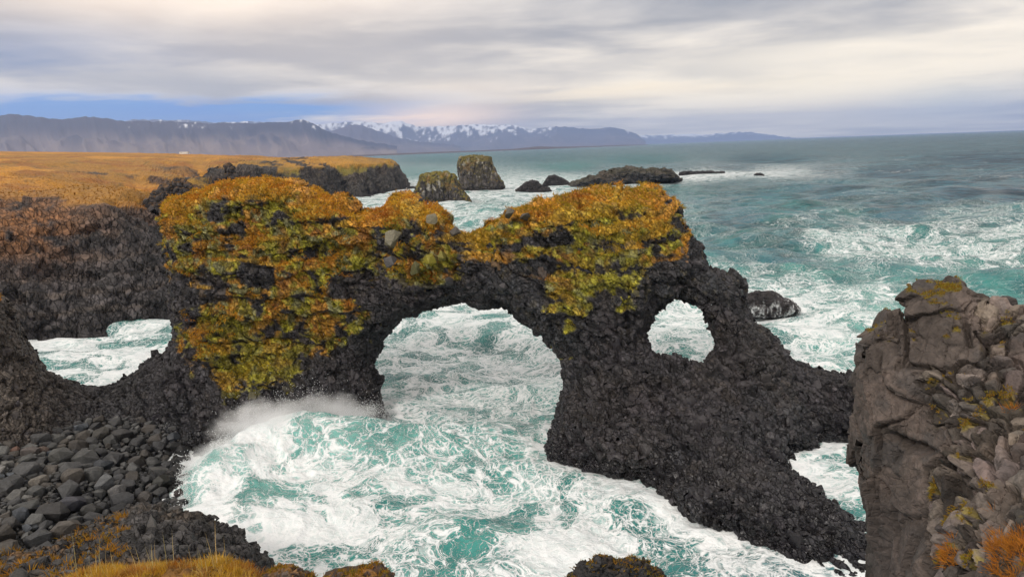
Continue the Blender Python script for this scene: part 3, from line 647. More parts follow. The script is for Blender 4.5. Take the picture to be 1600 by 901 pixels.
def arch():
    V, Q = outline_rock([A_OUT, A_OVAL], A_CTRL, 7.5, (lambda px, py: 2.2-1.75*sstep(620, 740, py)*sstep(1000, 1150, px)), (-44, 22.5, -3), (26, 58, 18), .19, amp=.42, scale=2.6, seed=3, strata=.34, ylim=(24, 52))
    v, q, core, cq = shells(V, Q, 1, .55)
    N = vnormals(v, [q]); px, py = proj(v)
    zone, bare = moss_zone(px, py)
    # blocks: big joints, then the cobble-like column ends
    tilt = v.copy(); ax = np.array([.62, -.35, -.70]); ax /= np.linalg.norm(ax); tilt = tilt-np.outer(tilt@ax, ax)*.48
    F1, F2, R, T, _, kB = cells(tilt, (1.7, 1.7, 1.15), 11, key=True)
    dB = .55*Facets(v, N, kB, .10, .40, .16, 2).d(v, N)-.14*np.exp(-((F2-F1)/.07)**2)
    f1, f2, r, t, r2, kS = cells(tilt+.10*fbm(v/.5, 2, 8)[:, None], (.34, .34, .32), 29, key=True); fac = Facets(v, N, kS, .28, .10, .055, 3)
    groove = .075*np.exp(-((f2-f1)/.14)**2); d = dB+fac.d(v, N)-groove; dsm = fac.d(v, N)-groove
    d += .022*fbm(v/.22, 2, 5)
    crs = fbm(tilt/np.array([2.6, 2.6, 1.5]), 4, 15); d += -.30*np.exp(-(crs/.06)**2)+.22*crs
    rq = v-np.outer(v@ax, ax)*.86; rb = fbm(rq/.95, 3, 18); d += sstep(760, 900, px)*(.30*(1-np.abs(rb)*1.9)-.10)
    led = np.sin((v[:, 2]+.7*fbm(v/4., 3, 16))*4.2); d += zone*(.13*np.sign(led)*np.abs(led)**.5)
    v2 = v+N*d[:, None]
    # colour of the stone itself, lichens and moss
    n1 = fbm(v/3.2, 4, 41); n2 = fbm(v/.9, 3, 43); n3 = fbm(v/.35, 2, 44); N2 = vnormals(v2, [q])
    col = BAS*(.62+.75*r[:, None]+.35*n2[:, None]); col[:, 0] *= 1+.10*n1
    ridge = 1-sstep(330, 640, py+.0*px); warm = sstep(.1, .5, fbm(v/5., 3, 47))*.3
    col = mixc(col, np.array([.060, .050, .045]), np.clip(warm+.4*(r2 > .85), 0, .8))
    left = (1-sstep(40, 170, px)); col = mixc(col, np.array([.105, .086, .070])*(.6+.7*r[:, None]), left*.8)
    mz = np.clip(zone-bare*1.0, 0, 1); mossv = mz*.98+.50*fbm(v/1.4, 4, 57)+.55*n2-.24+.25*(N2[:, 2])+(px > 725)*(.24*led-.10)
    moss = sstep(.42, .66, mossv)*(zone > .02)
    cell_pick = (r2*7.13) % 1; h1 = fbm(v/1.1, 3, 49); h2 = fbm(v/.55, 3, 50)
    mc = mixc(np.tile(OLIVE, (len(v), 1)), LIME, sstep(-.1, .5, h2)); mc = mixc(mc, OCHRE*.8, sstep(.0, .4, h1)*np.where(px > 725, .45, .85)); mc = mixc(mc, RUST*.7, sstep(.25, .6, fbm(v/.8, 3, 52))*.6)
    mc = mixc(mc, LICH*1.05, ((cell_pick > .78) & (h1 < .25))*.8); mc = mixc(mc, LIME*1.1, (cell_pick < .10)*.7)
    lime_px = np.maximum(np.exp(-(((px-400)/70)**2+((py-570)/40)**2)), np.maximum(np.exp(-(((px-965)/60)**2+((py-440)/40)**2)), np.exp(-(((px-900)/50)**2+((py-520)/45)**2))))
    mc = mixc(mc, LIME*(.6+.6*r[:, None]), lime_px*.75)
    col = mixc(col, mc*(.65+.55*r[:, None]), moss*.9)
    tops = sstep(.45, .75, N[:, 2])*(v[:, 2] > 9.5)*(px < 1075); col = mixc(col, mixc(np.tile(OCHRE, (len(v), 1)), GOLD*.9, sstep(-.3, .4, n1)), tops*.9)
    lic = sstep(.55, .8, n3+.3*n2)*.5*sstep(300, 560, 900-py)*(1-moss); col = mixc(col, np.array([.19, .15, .05]), lic*.55*(px > 240))
    root = empty('rock_arch', (0, 41, 0), 'dark basalt arch with wide opening, small round hole and shaggy orange grass', 'rock arch')
    # 270 of the blocks stand as pieces of their own
    ncell = len(fac.u); mean = lambda a: np.bincount(fac.inv, a, ncell)/fac.cnt
    vis0 = (CAM-v); vis0 /= np.linalg.norm(vis0, axis=1, keepdims=True); f0 = mean((N*vis0).sum(1)); score = fac.cnt/mean(v[:, 1])**2*np.clip(f0, 0, 1); score[(f0 < .3) | (mean(v[:, 2]) < .8) | (mean(mz) > .45) | (mean(px) > 1335) | (mean(px) < 10)] = 0
    big = np.argsort(-score)[:700]; big = np.random.default_rng(4).choice(big, 275, replace=False); ch = np.zeros(ncell, bool); ch[big] = True
    q, stones = cell_stones(v, q, N, fac, ch, groove, d-dsm, .16)
    nV = len(v2); allV = np.concatenate([v2, core]); allC = np.concatenate([col, np.tile(BAS*.6, (len(core), 1))])
    me = mk_mesh('rock_body', allV, [q, cq+nV], col=np.clip(allC, .005, 1), mats=(M_ROCK,), smooth=False)
    under(root, 'rock_body', me); WATERLINE.append(v2[np.abs(v2[:, 2]-.4) < .35])
    for c_, (W, Fq, sv) in stones.items():
        k_ = BAS*(.7+1.1*fac.rand[c_])*np.array([1.05, 1, .98]); me = mk_mesh('basalt_block', W-np.array(root.location), [Fq], mats=(M_BLOCK,), smooth=False); o = link('basalt_block', me, root); o.color = (*mixc(k_[None], col[sv].mean(0)[None], np.array([.5]))[0], 1)
    # grass cushions on ledges
    gpx = np.maximum(np.exp(-(((px-370)/75)**2+((py-515)/38)**2)), np.maximum(.7*np.exp(-(((px-300)/40)**2+((py-400)/26)**2)), .8*np.exp(-(((px-490)/45)**2+((py-400)/40)**2)))); gp = fbm(v/1.3, 4, 58)*.9+.75*gpx-.1+.35*np.exp(-(((px-900)/110)**2+((py-370)/40)**2))
    cand = np.where((N2[:, 2] > -.05) & (mz+tops > .35) & (v2[:, 2] > 3) & (mz*.40+1.0*gp+.5*n2+.70*N2[:, 2]+.62*tops-.22*(px > 725)*(1-tops) > 1.22))[0]
    pk = spread_pick(v2, cand, .17, 8500)
    t = fbm(v2[pk]/1.5, 3, 60); c = mixc(np.tile(OCHRE, (len(pk), 1)), RUST, sstep(.1, .6, t)); c = mixc(c, GOLD, sstep(.1, .6, -t)); lm = lime_px[pk]+.5*sstep(.2, .5, fbm(v2[pk]/.8, 2, 61))+.6*(px[pk] > 725)*sstep(-.3, .3, fbm(v2[pk]/.9, 2, 62))
    c = mixc(c, OLIVE*1.2, np.clip(lm, 0, .85))
    under(root, 'grass', tufts('grass', v2[pk], N[pk], rng.uniform(.15, .33, len(pk)), c*1.1, nbl=12, width=.016, up=.15, droop=1.0, spread=.95))['kind'] = 'stuff'
    # moss clumps: short dense leaves
    cand = np.where((moss > .45) & (v2[:, 2] > 2))[0]; pk = spread_pick(v2, cand, .11, 11000)
    c = np.clip(mc[pk]*rng.uniform(.7, 1.25, (len(pk), 1)), .01, 1)
    under(root, 'moss', tufts('moss', v2[pk], N[pk], rng.uniform(.05, .11, len(pk)), c*1.1, nbl=7, width=.012, up=.1, droop=.3, spread=1.1, seed=5))['kind'] = 'stuff'
    # loose-standing blocks
    vis = (CAM-v2); vis /= np.linalg.norm(vis, axis=1, keepdims=True); facing = (N*vis).sum(1) > .12
    wgt = np.where(px > 1010, 1.0, .45)*np.where((py > 560) & (px > 900), .6, 1.)*np.where(px < 250, .5, 1)
    sz = np.clip(.14*rng.lognormal(0, .38, len(v2)), .08, .40)*np.where((px > 580) & (px < 720) & (py < 470), 1.8, 1.)*np.where((px > 1030) & (py < 470), 1.4, 1.)*np.where((px > 320) & (px < 440) & (py > 590), 1.35, 1)
    cand = np.where(facing & (v2[:, 2] > .2) & (rng.random(len(v2)) < wgt*.5) & ((tops+mz) < .85))[0]
    pk = spread_pick(v2, cand, sz*3.0, 1500)
    items = []
    for i in pk:
        s = sz[i]; nn = N[i]+rng.normal(0, .22, 3); M3 = frame_from(nn, rng.uniform(0, 6.28))@np.diag(s*np.array([rng.uniform(.8, 1.25), rng.uniform(.75, 1.1), rng.uniform(.7, 1.0)]))
        cc = col[i]*rng.uniform(.75, 1.35)
        if moss[i] < .3 and mz[i] < .3: cc = BAS*rng.uniform(.7, 1.7)*np.array([1.06, 1, .97])
        items.append((v2[i]-N[i]*s*.5, M3, np.clip(cc, .01, .6), s*FPX/v2[i][1]))
    # a few great blocks seen on the bridge between the crowns
    for (bx, by, Y, w, h, c) in ((675, 342, 46.3, .62, .60, (.155, .135, .085)), (612, 372, 46.3, .80, .95, (.16, .145, .10)), (610, 408, 46.0, .60, .55, (.10, .094, .096)), (672, 405, 45.9, .62, .62, (.215, .185, .02)), (691, 400, 46.0, .42, .48, (.19, .165, .035)), (648, 418, 46.0, .34, .75, (.10, .095, .04)), (712, 362, 46.4, .60, .42, (.09, .08, .07)), (795, 332, 46.3, .50, .50, (.10, .09, .07)), (822, 338, 46.3, .55, .42, (.085, .078, .065)), (702, 440, 45.9, .45, .5, (.06, .055, .055)), (785, 448, 45.3, .55, .4, (.062, .057, .06))):
        p = at_y(bx, by, Y); nn = Vector((rng.normal(0, .25), -1, .3)).normalized(); xx = Vector((1, 0, rng.uniform(-.35, .35))); xx = (xx-nn*xx.dot(nn)).normalized(); yy = nn.cross(xx); M3 = np.array([[xx[i], yy[i], nn[i]] for i in range(3)])@np.diag([w*.66, h*.66, .5]); items.append((p, M3, np.array(c), 99))
    items.sort(key=lambda q: -q[3])
    lib = stone_meshes(BLOCKS, 'basalt_block', M_BLOCK); nh = sum(1 for q_ in items if q_[3] == 99)
    for i, (loc, M3, c, s) in enumerate(items[:nh]):
        o = link('basalt_block', lib[i % len(lib)], root)
        L = Matrix([list(M3[j])+[loc[j]-root.location[j]] for j in range(3)]+[[0, 0, 0, 1]]); o.matrix_local = L; o.color = (*c, 1)
    me = join_stones('small_blocks', BLOCKS, [q[:3] for q in items[nh:]], M_ROCK); under(root, 'small_blocks', me)['kind'] = 'stuff'
arch()
sea()

#@@COVE
# ------------------------------------------------------------------ boulder beach in the cove
B_SHORE = [at_z(*q)[:2] for q in ((345, 688), (300, 716), (292, 750), (268, 790), (262, 830), (330, 900), (420, 960))]
def beach_h(X, Y):
    P = np.stack([X, Y], 1); d, t, sg = polyline_d(P, B_SHORE)
    h = np.where(sg < 0, d*.17, -d*.35); return np.clip(h, -2.5, 2.4)-3.5*sstep(46, 50, Y)+.18*fbm(np.stack([X*.4, Y*.4, X*0], 1), 3, 90)
def beach():
    xs = np.linspace(-60, -8, 150); ys = np.linspace(18, 52, 110); X, Y = np.meshgrid(xs, ys, indexing='ij'); Z = beach_h(X.ravel(), Y.ravel())-.15
    I = np.arange(X.size).reshape(X.shape); Q = np.stack([I[:-1, :-1].ravel(), I[1:, :-1].ravel(), I[1:, 1:].ravel(), I[:-1, 1:].ravel()], 1)
    c = np.tile(np.array([.045, .043, .04]), (X.size, 1))
    tag(link('beach', mk_mesh('beach', np.stack([X.ravel(), Y.ravel(), Z], 1), [Q], col=c, mats=(M_ROCK,))), kind='structure')
    n = 26000; P = np.stack([rng.uniform(-56, -14, n), rng.uniform(22, 49, n)], 1); z = beach_h(P[:, 0], P[:, 1]); P = np.column_stack([P, z]); px, py = proj(P)
    poly = [(-160, 660), (60, 678), (150, 655), (240, 645), (300, 655), (335, 672), (350, 692), (318, 715), (306, 745), (290, 770), (282, 800), (240, 840), (100, 880), (-160, 930)]
    ok = (inside(poly, px, py) < 0) & (z > -.35); P = P[ok]; px = px[ok]; z = z[ok]
    sz = np.clip(.165*rng.lognormal(0, .52, len(P)), .08, .66)
    sz = np.where(px > 225, np.minimum(sz, .45), sz)
    picked = []
    named = [(182, 768, 27, (.26, .25, .235), 'pale grey rounded boulder with a dark foot, resting right of a flat-topped grey block'), (163, 757, 27, (.19, .195, .195), 'flat-topped angular grey boulder leaning beside the pale rounded one'),
             (110, 788, 42, (.085, .085, .10), 'large blue-grey boulder standing highest among the lower stones of the beach'), (86, 801, 38, (.065, .062, .06), 'large dark wedge-shaped boulder leaning on the large blue-grey one'),
             (24, 703, 15, (.20, .115, .085), 'small reddish brown boulder at the upper left of the heap'), (68, 703, 17, (.18, .13, .105), 'small tan pointed boulder near the reddish one'),
             (159, 678, 30, (.085, .08, .07), 'big brownish boulder against the foot of the saddle wall'), (189, 679, 27, (.075, .072, .07), 'squat dark boulder beside the big brownish one under the wall'),
             (92, 713, 30, (.13, .13, .12), 'broad grey boulder with a lit top below the wall foot'), (60, 751, 21, (.25, .225, .19), 'pale tan boulder with a shaded underside in the middle left of the heap'),
             (253, 752, 30, (.062, .062, .05), 'dark greenish boulder nearest the surf, upright and blunt'), (32, 804, 27, (.10, .11, .125), 'bluish grey rounded boulder low on the left of the beach'),
             (17, 818, 28, (.095, .09, .085), 'rounded brown-grey boulder at the lower left edge of the beach'), (140, 798, 29, (.07, .068, .062), 'dark rough boulder right of the large blue-grey one'),
             (44, 706, 24, (.145, .125, .115), 'wide pinkish grey boulder between the reddish and the tan ones'), (313, 668, 24, (.055, .052, .052), 'dark rounded boulder under the overhang by the spray'),
             (305, 733, 25, (.06, .05, .045), 'dark wet boulder standing in white foam at the beach edge'), (301, 755, 22, (.065, .05, .047), 'wet reddish black boulder in the foam below the upright one'), (280, 770, 18, (.08, .055, .05), 'low reddish wet stone half drowned in foam'), (377, 807, 12, (.06, .055, .05), 'lone dark rock tip poking out of the white wash')]
    for (bx, by, w, c, lab) in named:
        q = at_z(bx, by, .8)
        for _ in range(3): q = at_z(bx, by, float(beach_h(q[:1], q[1:2])[0])+w/FPX*q[1]*.22)
        s = w*.44*np.linalg.norm(q-CAM)/FPX; picked.append((q, s, np.array(c)*.8, lab))
    NP = np.array([q[0] for q in picked]); NS = np.array([q[1] for q in picked])
    near = (np.sqrt(((P[:, None, :2]-NP[None, :, :2])**2).sum(-1)) < (NS[None]*.95+sz[:, None]*.6)).any(1)
    cand = np.where(~near)[0]
    order = cand[np.argsort(-sz[cand])]
    pk = spread_pick(P, cand, sz*1.62, 4200, order)
    tones = [((.125, .125, .118), .33, 'mid grey'), ((.075, .075, .075), .36, 'dark grey'), ((.10, .088, .075), .17, 'brownish grey'), ((.20, .195, .18), .09, 'light grey'), ((.09, .10, .112), .05, 'bluish grey')]
    tp = np.array([t[1] for t in tones]); ti = rng.choice(len(tones), len(pk), p=tp/tp.sum())
    items = []
    for j, i in enumerate(pk):
        wet = px[i] > 262 and z[i] < .5
        items.append((P[i]+np.array([0, 0, sz[i]*.18]), sz[i], np.array(tones[ti[j]][0])*rng.uniform(.6, 1.2)*(.42 if wet else 1), (ti[j], wet)))
    items.sort(key=lambda q: -q[1]/q[0][1])
    lib = stone_meshes(ROUND, 'boulder', M_BOULDER, False)
    def M3(s):
        e = Euler((rng.uniform(-.4, .4), rng.uniform(-.4, .4), rng.uniform(0, 6.28))).to_matrix(); return np.array(e)@np.diag(s*np.array([rng.uniform(.95, 1.25), rng.uniform(.8, 1.0), rng.uniform(.65, .9)]))
    def put(loc, s, c, lab, grp, i):
        o = link('boulder', lib[i % len(lib)]); m = M3(s); o.matrix_world = Matrix([list(m[j])+[loc[j]] for j in range(3)]+[[0, 0, 0, 1]]); o.color = (*c, 1); tag(o, lab, 'boulder', grp)
    for i, (loc, s, c, lab) in enumerate(picked): put(loc, s, c, lab, 'boulders on the cove beach', i)
    for i, (loc, s, c, (ti_, wet)) in enumerate(items[:280]):
        bx, by = [float(q[0]) for q in proj(np.array(loc)[None])]
        zone_ = ('under the saddle wall', 'in mid heap', 'in front by the lava outcrop')[0 if by < 712 else 1 if by < 765 else 2]
        zone_ += (', far left', ', left of centre', ', toward the surf')[0 if bx < 75 else 1 if bx < 170 else 2]
        if wet: lab = 'black wet boulder where the surf washes the beach edge, '+('far back', 'in mid shore', 'near the lava outcrop')[0 if by < 712 else 1 if by < 765 else 2]; g = lab.replace('boulder', 'boulders')
        else: lab = 'plain %s boulder %s' % (tones[ti_][2], zone_); g = '%s boulders %s' % (tones[ti_][2], zone_)
        put(loc, s, c, lab, g, i)
    o = link('small_boulders', join_stones('small_boulders', ROUND, [(q[0], M3(q[1]), q[2]) for q in items[280:]], M_BOULDERS)); tag(o, 'smaller grey stones filling the gaps of the boulder beach', 'stones', kind='stuff')
    # pebbles between
    n = 9000; G = np.stack([rng.uniform(-52, -15, n), rng.uniform(22, 49, n)], 1); gz = beach_h(G[:, 0], G[:, 1]); G = np.column_stack([G, gz]); gx, gy = proj(G); k = (inside(poly, gx, gy) < 0) & (gz > -.05); G = G[k][:4500]
    o = link('pebbles', join_stones('pebbles', BLOCKS, [(p, M3(rng.uniform(.05, .13)), np.array([.09, .088, .08])*rng.uniform(.5, 1.7)) for p in G], M_BOULDERS)); tag(o, 'small stones lying between the beach boulders', 'stones', kind='stuff')
beach()

#@@NEAR
# ------------------------------------------------------------------ near cliff edge, left: lava outcrop and grass
def chunk(name, label, cat, polys, ctrl, thick, R, lo, hi, res, nsub, big, small, colf, m, amp=.2, scale=1., seed=0, ylim=None, off=.3, step=3, sk=.3, extra=None):
    V, Q = outline_rock(polys, ctrl, thick, R, lo, hi, res, amp=amp, scale=scale, seed=seed, ylim=ylim, step=step, sk=sk)
    v, q, core, cq = shells(V, Q, nsub, off); N = vnormals(v, [q])
    d = 0; rb = 0
    if big:
        F1, F2, rb, T, _ = cells(v, big[0], seed+50); d = d+big[1]*((rb-.5)+T)-big[2]*np.exp(-((F2-F1)/.10)**2)
    f1, f2, r, t, r2, kk = cells(v+.15*small[0][0]*fbm(v/small[0][0], 2, 8)[:, None], small[0], seed+60, key=True)
    d = d+Facets(v, N, kk, .35, small[1]*.9, small[1]*.55, seed).d(v, N)-small[2]*np.exp(-((f2-f1)/.13)**2)
    v2 = v+N*d[:, None]; N2 = vnormals(v2, [q]); col = np.clip(colf(v2, N2, r, r2, f2-f1), .004, 1)
    me = mk_mesh('rock_body', np.concatenate([v2, core]), [q, cq+len(v2)], col=np.concatenate([col, np.tile(col.mean(0)*.6, (len(core), 1))]), mats=(m,), smooth=False)
    return v2, N2, col, me
def lava_col(v, N, r, r2, e):
    n = fbm(v/.8, 3, 5); c = np.array([.043, .040, .040])*(.6+.7*r[:, None]+.35*n[:, None])
    br = sstep(.1, .5, fbm(v/2.2, 3, 12)+.35*sstep(.6, .9, N[:, 2])-.1); c = mixc(c, np.array([.10, .078, .058])*(.6+.6*r[:, None]), br*.6)
    px, py = proj(v); og = sstep(.15, .5, fbm(v/1.1, 3, 71)+.4*(N[:, 2]-.6))*(1-sstep(150, 260, px))*sstep(790, 860, py); return mixc(c, OCHRE*.45, og*.5)
LAVA = [(-160, 880), (-60, 874), (0, 872), (40, 862), (80, 868), (120, 848), (160, 818), (200, 798), (225, 788), (262, 796), (300, 806), (330, 816), (352, 832), (372, 846), (385, 862), (402, 862), (417, 876), (420, 905), (440, 1040), (-160, 1060)]
def lava():
    ctrl = [(0, 875, 22.5), (-150, 880, 23), (120, 850, 24), (225, 795, 26), (330, 822, 25), (410, 878, 22.5), (420, 960, 21), (300, 870, 20), (200, 850, 20), (60, 905, 16), (250, 910, 16), (0, 960, 12), (300, 960, 14), (-150, 950, 13), (380, 930, 19)]
    v, N, col, me = chunk('lava_outcrop', '', '', [LAVA], ctrl, 5, .8, (-26, 9, .5), (-5, 32, 14), .15, 1, ((1.1, 1.1, .8), .28, .14), ((.46, .46, .34), .15, .09), lava_col, M_ROCK, amp=.35, scale=1.8, seed=120, ylim=(10.5, 30), off=.4)
    root = empty('lava_outcrop', (-11, 20, 0), 'dark knobbly lava outcrop sloping into the foam below the grassy edge', 'rock outcrop'); under(root, 'rock_body', me)
    px, py = proj(v); vis = ((CAM-v)/np.linalg.norm(CAM-v, axis=1, keepdims=True)*N).sum(1); f = (px > -40) & (px < 425) & (py < 920) & (vis > .1)
    sz = np.clip(.10*rng.lognormal(0, .45, len(v)), .05, .34)*np.where(px < 200, 1.25, 1.); cand = np.where(f & (rng.random(len(v)) < .3))[0]; pk = spread_pick(v, cand, sz*3.6, 650)
    its = []
    for i in pk:
        s = sz[i]; its.append((v[i]-N[i]*s*.25, frame_from(N[i]+rng.normal(0, .3, 3), rng.uniform(0, 6.28))@np.diag(s*rng.uniform(.7, 1.2, 3)), np.clip(np.array([.062, .058, .055])*rng.uniform(.55, 1.6), .01, .3), s/v[i][1]))
    its.sort(key=lambda q: -q[3]); lib = stone_meshes(BLOCKS, 'stone', M_BLOCK)
    for i, (loc, M3, c, s) in enumerate(its[:200]):
        o = link('stone', lib[i % len(lib)], root); o.matrix_local = Matrix([list(M3[j])+[loc[j]-root.location[j]] for j in range(3)]+[[0, 0, 0, 1]]); o.color = (*c, 1)
    under(root, 'small_stones', join_stones('small_stones', BLOCKS, [q[:3] for q in its[200:]], M_ROCK))['kind'] = 'stuff'
    # tufts of dry growth between the stones
    g = f & (px < 200) & (py > 805) & (fbm(v/.8, 3, 33) > .42) & (N[:, 2] > .35); pk = spread_pick(v, np.where(g)[0], .14, 700)
    if len(pk):
        c = mixc(np.tile(OCHRE*.85, (len(pk), 1)), OLIVE, rng.random(len(pk))*.6); under(root, 'grass', tufts('grass', v[pk], N[pk], rng.uniform(.12, .28, len(pk)), c, nbl=9, width=.012, droop=.5, seed=9))['kind'] = 'stuff'
lava()
def near_edge():
    """grassy ledge at the bottom left and rock knobs along the bottom edge"""
    P = [(60, 1100), (75, 925), (110, 902), (150, 896), (200, 892), (250, 889), (300, 887), (345, 886), (385, 892), (405, 906), (425, 1100)]
    def cf(v, N, r, r2, e): return mixc(np.array([.075, .055, .042])*(.6+.8*r[:, None]), OCHRE*.5, sstep(.2, .7, N[:, 2])*.7)
    v, N, col, me = chunk('x', '', '', [P], [(250, 885, 9.6), (120, 900, 9.8), (395, 890, 9.4), (250, 1000, 7.5), (80, 1080, 7), (420, 1080, 7)], 2.5, .35, (-7.5, 5.5, 9.2), (-2, 13.5, 13), .08, 1, None, ((.2, .2, .16), .06, .03), cf, M_PILLAR, amp=.10, scale=.6, seed=300, ylim=(6, 10.2), off=.15)
    root = empty('grassy_ledge', (-5, 9, 9.5), 'ledge of golden dry grass at the bottom left cliff edge', 'ledge'); under(root, 'rock_body', me)
    px, py = proj(v); dens = fbm(v/.5, 3, 17); cand = np.where((N[:, 2] > .1) & (py < 940) & (dens > -.32))[0]; pk = spread_pick(v, cand, .035, 5200)
    t = fbm(v[pk]/.4, 2, 18); c = mixc(np.tile(GOLD*1.0, (len(pk), 1)), np.array([.42, .17, .03]), sstep(-.1, .5, t)); c = mixc(c, np.array([.56, .40, .15]), rng.random(len(pk))**3)
    under(root, 'grass', tufts('grass', v[pk], N[pk], rng.uniform(.05, .14, len(pk)), c, nbl=9, width=.0035, up=.9, droop=.45, spread=.6, seed=4))['kind'] = 'stuff'
    st = [(115, 905, 9.9), (137, 903, 9.8), (150, 905, 9.7), (232, 893, 9.7), (240, 893, 9.7), (262, 892, 9.7), (308, 890, 9.6), (352, 886, 9.5), (182, 893, 9.7), (325, 893, 9.5)]
    B = np.array([at_y(*q) for q in st]); Bn = np.tile([[.0, 0, 1.]], (len(B), 1))
    under(root, 'grass_stalks', tufts('grass_stalks', B, Bn, rng.uniform(.35, .65, len(B)), np.tile([[.50, .40, .17]], (len(B), 1)), nbl=4, width=.004, up=2.2, droop=.35, spread=.3, seed=12))['kind'] = 'stuff'
    def knob(nm, label, poly, D, c0, sd, gr):
        xs = [q[0] for q in poly]; ys = [q[1] for q in poly]
        top = [at_y(x, y, D) for x, y in poly]; lo = np.min(top, 0)-[.6, .8, .2]; hi = np.max(top, 0)+[.6, 1.6, .5]; lo[2] = max(lo[2], at_y(np.mean(xs), 960, D)[2])
        def cf(v, N, r, r2, e): return mixc(c0*(.55+.8*r[:, None])*(1+.3*fbm(v/.1, 3, 2)[:, None]), OCHRE*.55, gr*sstep(.5, .9, N[:, 2])*sstep(-.1, .4, fbm(v/.25, 3, 6)))
        v, N, col, me = chunk('x', '', '', [poly], [(xs[0], ys[0], D)], 1.3, .4, lo, hi, .04, 1, ((.42, .42, .3), .09, .04), ((.13, .13, .10), .035, .02), cf, M_PILLAR, amp=.07, scale=.3, seed=sd, off=.1, step=2, sk=.15)
        root = empty(nm, tuple(at_y(np.mean(xs), 930, D)), label, 'rock'); under(root, 'rock_body', me)
        px, py = proj(v); vis = ((CAM-v)/np.linalg.norm(CAM-v, axis=1, keepdims=True)*N).sum(1); sz = np.clip(.05*rng.lognormal(0, .4, len(v)), .03, .12); pk = spread_pick(v, np.where((vis > .1) & (py < 915) & (rng.random(len(v)) < .2))[0], sz*3.2, 40); lib = stone_meshes(BLOCKS, 'stone', M_STONE)
        for i, a in enumerate(pk):
            s = sz[a]; M3 = frame_from(N[a]+rng.normal(0, .3, 3), rng.uniform(0, 6.28))@np.diag(s*rng.uniform(.7, 1.2, 3)); loc = v[a]-N[a]*s*.4
            o = link('stone', lib[i % len(lib)], root); o.matrix_local = Matrix([list(M3[j])+[loc[j]-root.location[j]] for j in range(3)]+[[0, 0, 0, 1]]); o.color = (*np.clip(col[a]*rng.uniform(.8, 1.3), 0, 1), 1)
        k = np.where((N[:, 2] > .5) & (fbm(v/.2, 2, sd) > .1))[0]
        if gr and len(k):
            pk = spread_pick(v, k, .03, 350); under(root, 'grass', tufts('grass', v[pk], N[pk], rng.uniform(.03, .07, len(pk)), mixc(np.tile(OCHRE*.7, (len(pk), 1)), OLIVE, rng.random(len(pk))), nbl=7, width=.004, seed=sd))['kind'] = 'stuff'
    knob('rock', 'small brown rock at the bottom edge right beside the grassy ledge', [(415, 985), (421, 896), (432, 884), (450, 879), (468, 882), (482, 892), (494, 906), (505, 985)], 9.0, np.array([.085, .062, .05]), 401, .6)
    knob('rock', 'wider brown rock cut by the bottom edge left of centre', [(500, 985), (505, 902), (525, 893), (548, 889), (568, 885), (588, 884), (605, 889), (618, 897), (628, 985)], 8.6, np.array([.075, .05, .04]), 402, .8)
    knob('rock', 'black jagged rock top at the bottom edge right of centre', [(870, 1000), (884, 905), (900, 888), (912, 875), (930, 867), (950, 866), (962, 872), (985, 870), (1005, 876), (1022, 888), (1040, 897), (1050, 1000)], 11.0, np.array([.030, .029, .030]), 403, .07)
near_edge()

# ------------------------------------------------------------------ the brown pillar, right
P_OUT = [(1420, 474), (1420, 455), (1424, 445), (1452, 444), (1482, 446), (1513, 455), (1530, 467), (1537, 477), (1555, 475), (1578, 476), (1600, 479), (1640, 474), (1760, 470), (1760, 1040), (1372, 1040), (1364, 901), (1368, 874), (1366, 812), (1353, 797), (1354, 783), (1350, 748), (1356, 720), (1339, 704), (1336, 690), (1346, 650), (1352, 597), (1345, 551), (1355, 543), (1352, 520), (1353, 508), (1401, 510), (1416, 513), (1422, 511)]
P_CTRL = [(1350, 520, 11.2), (1330, 690, 11.2), (1350, 780, 11.0), (1362, 900, 10.4), (1440, 460, 10.9), (1520, 470, 10.6), (1425, 540, 10.7), (1400, 640, 10.5), (1420, 720, 10.2), (1400, 880, 9.8), (1430, 800, 9.6), (1440, 880, 8.8), (1470, 620, 9.9), (1500, 760, 8.6), (1480, 880, 7.7), (1560, 500, 10.2), (1600, 600, 9.3), (1600, 760, 7.6), (1600, 900, 6.2), (1700, 600, 9.0), (1700, 900, 5.8), (1540, 880, 6.9), (1372, 1030, 10), (1600, 1030, 5.4)]
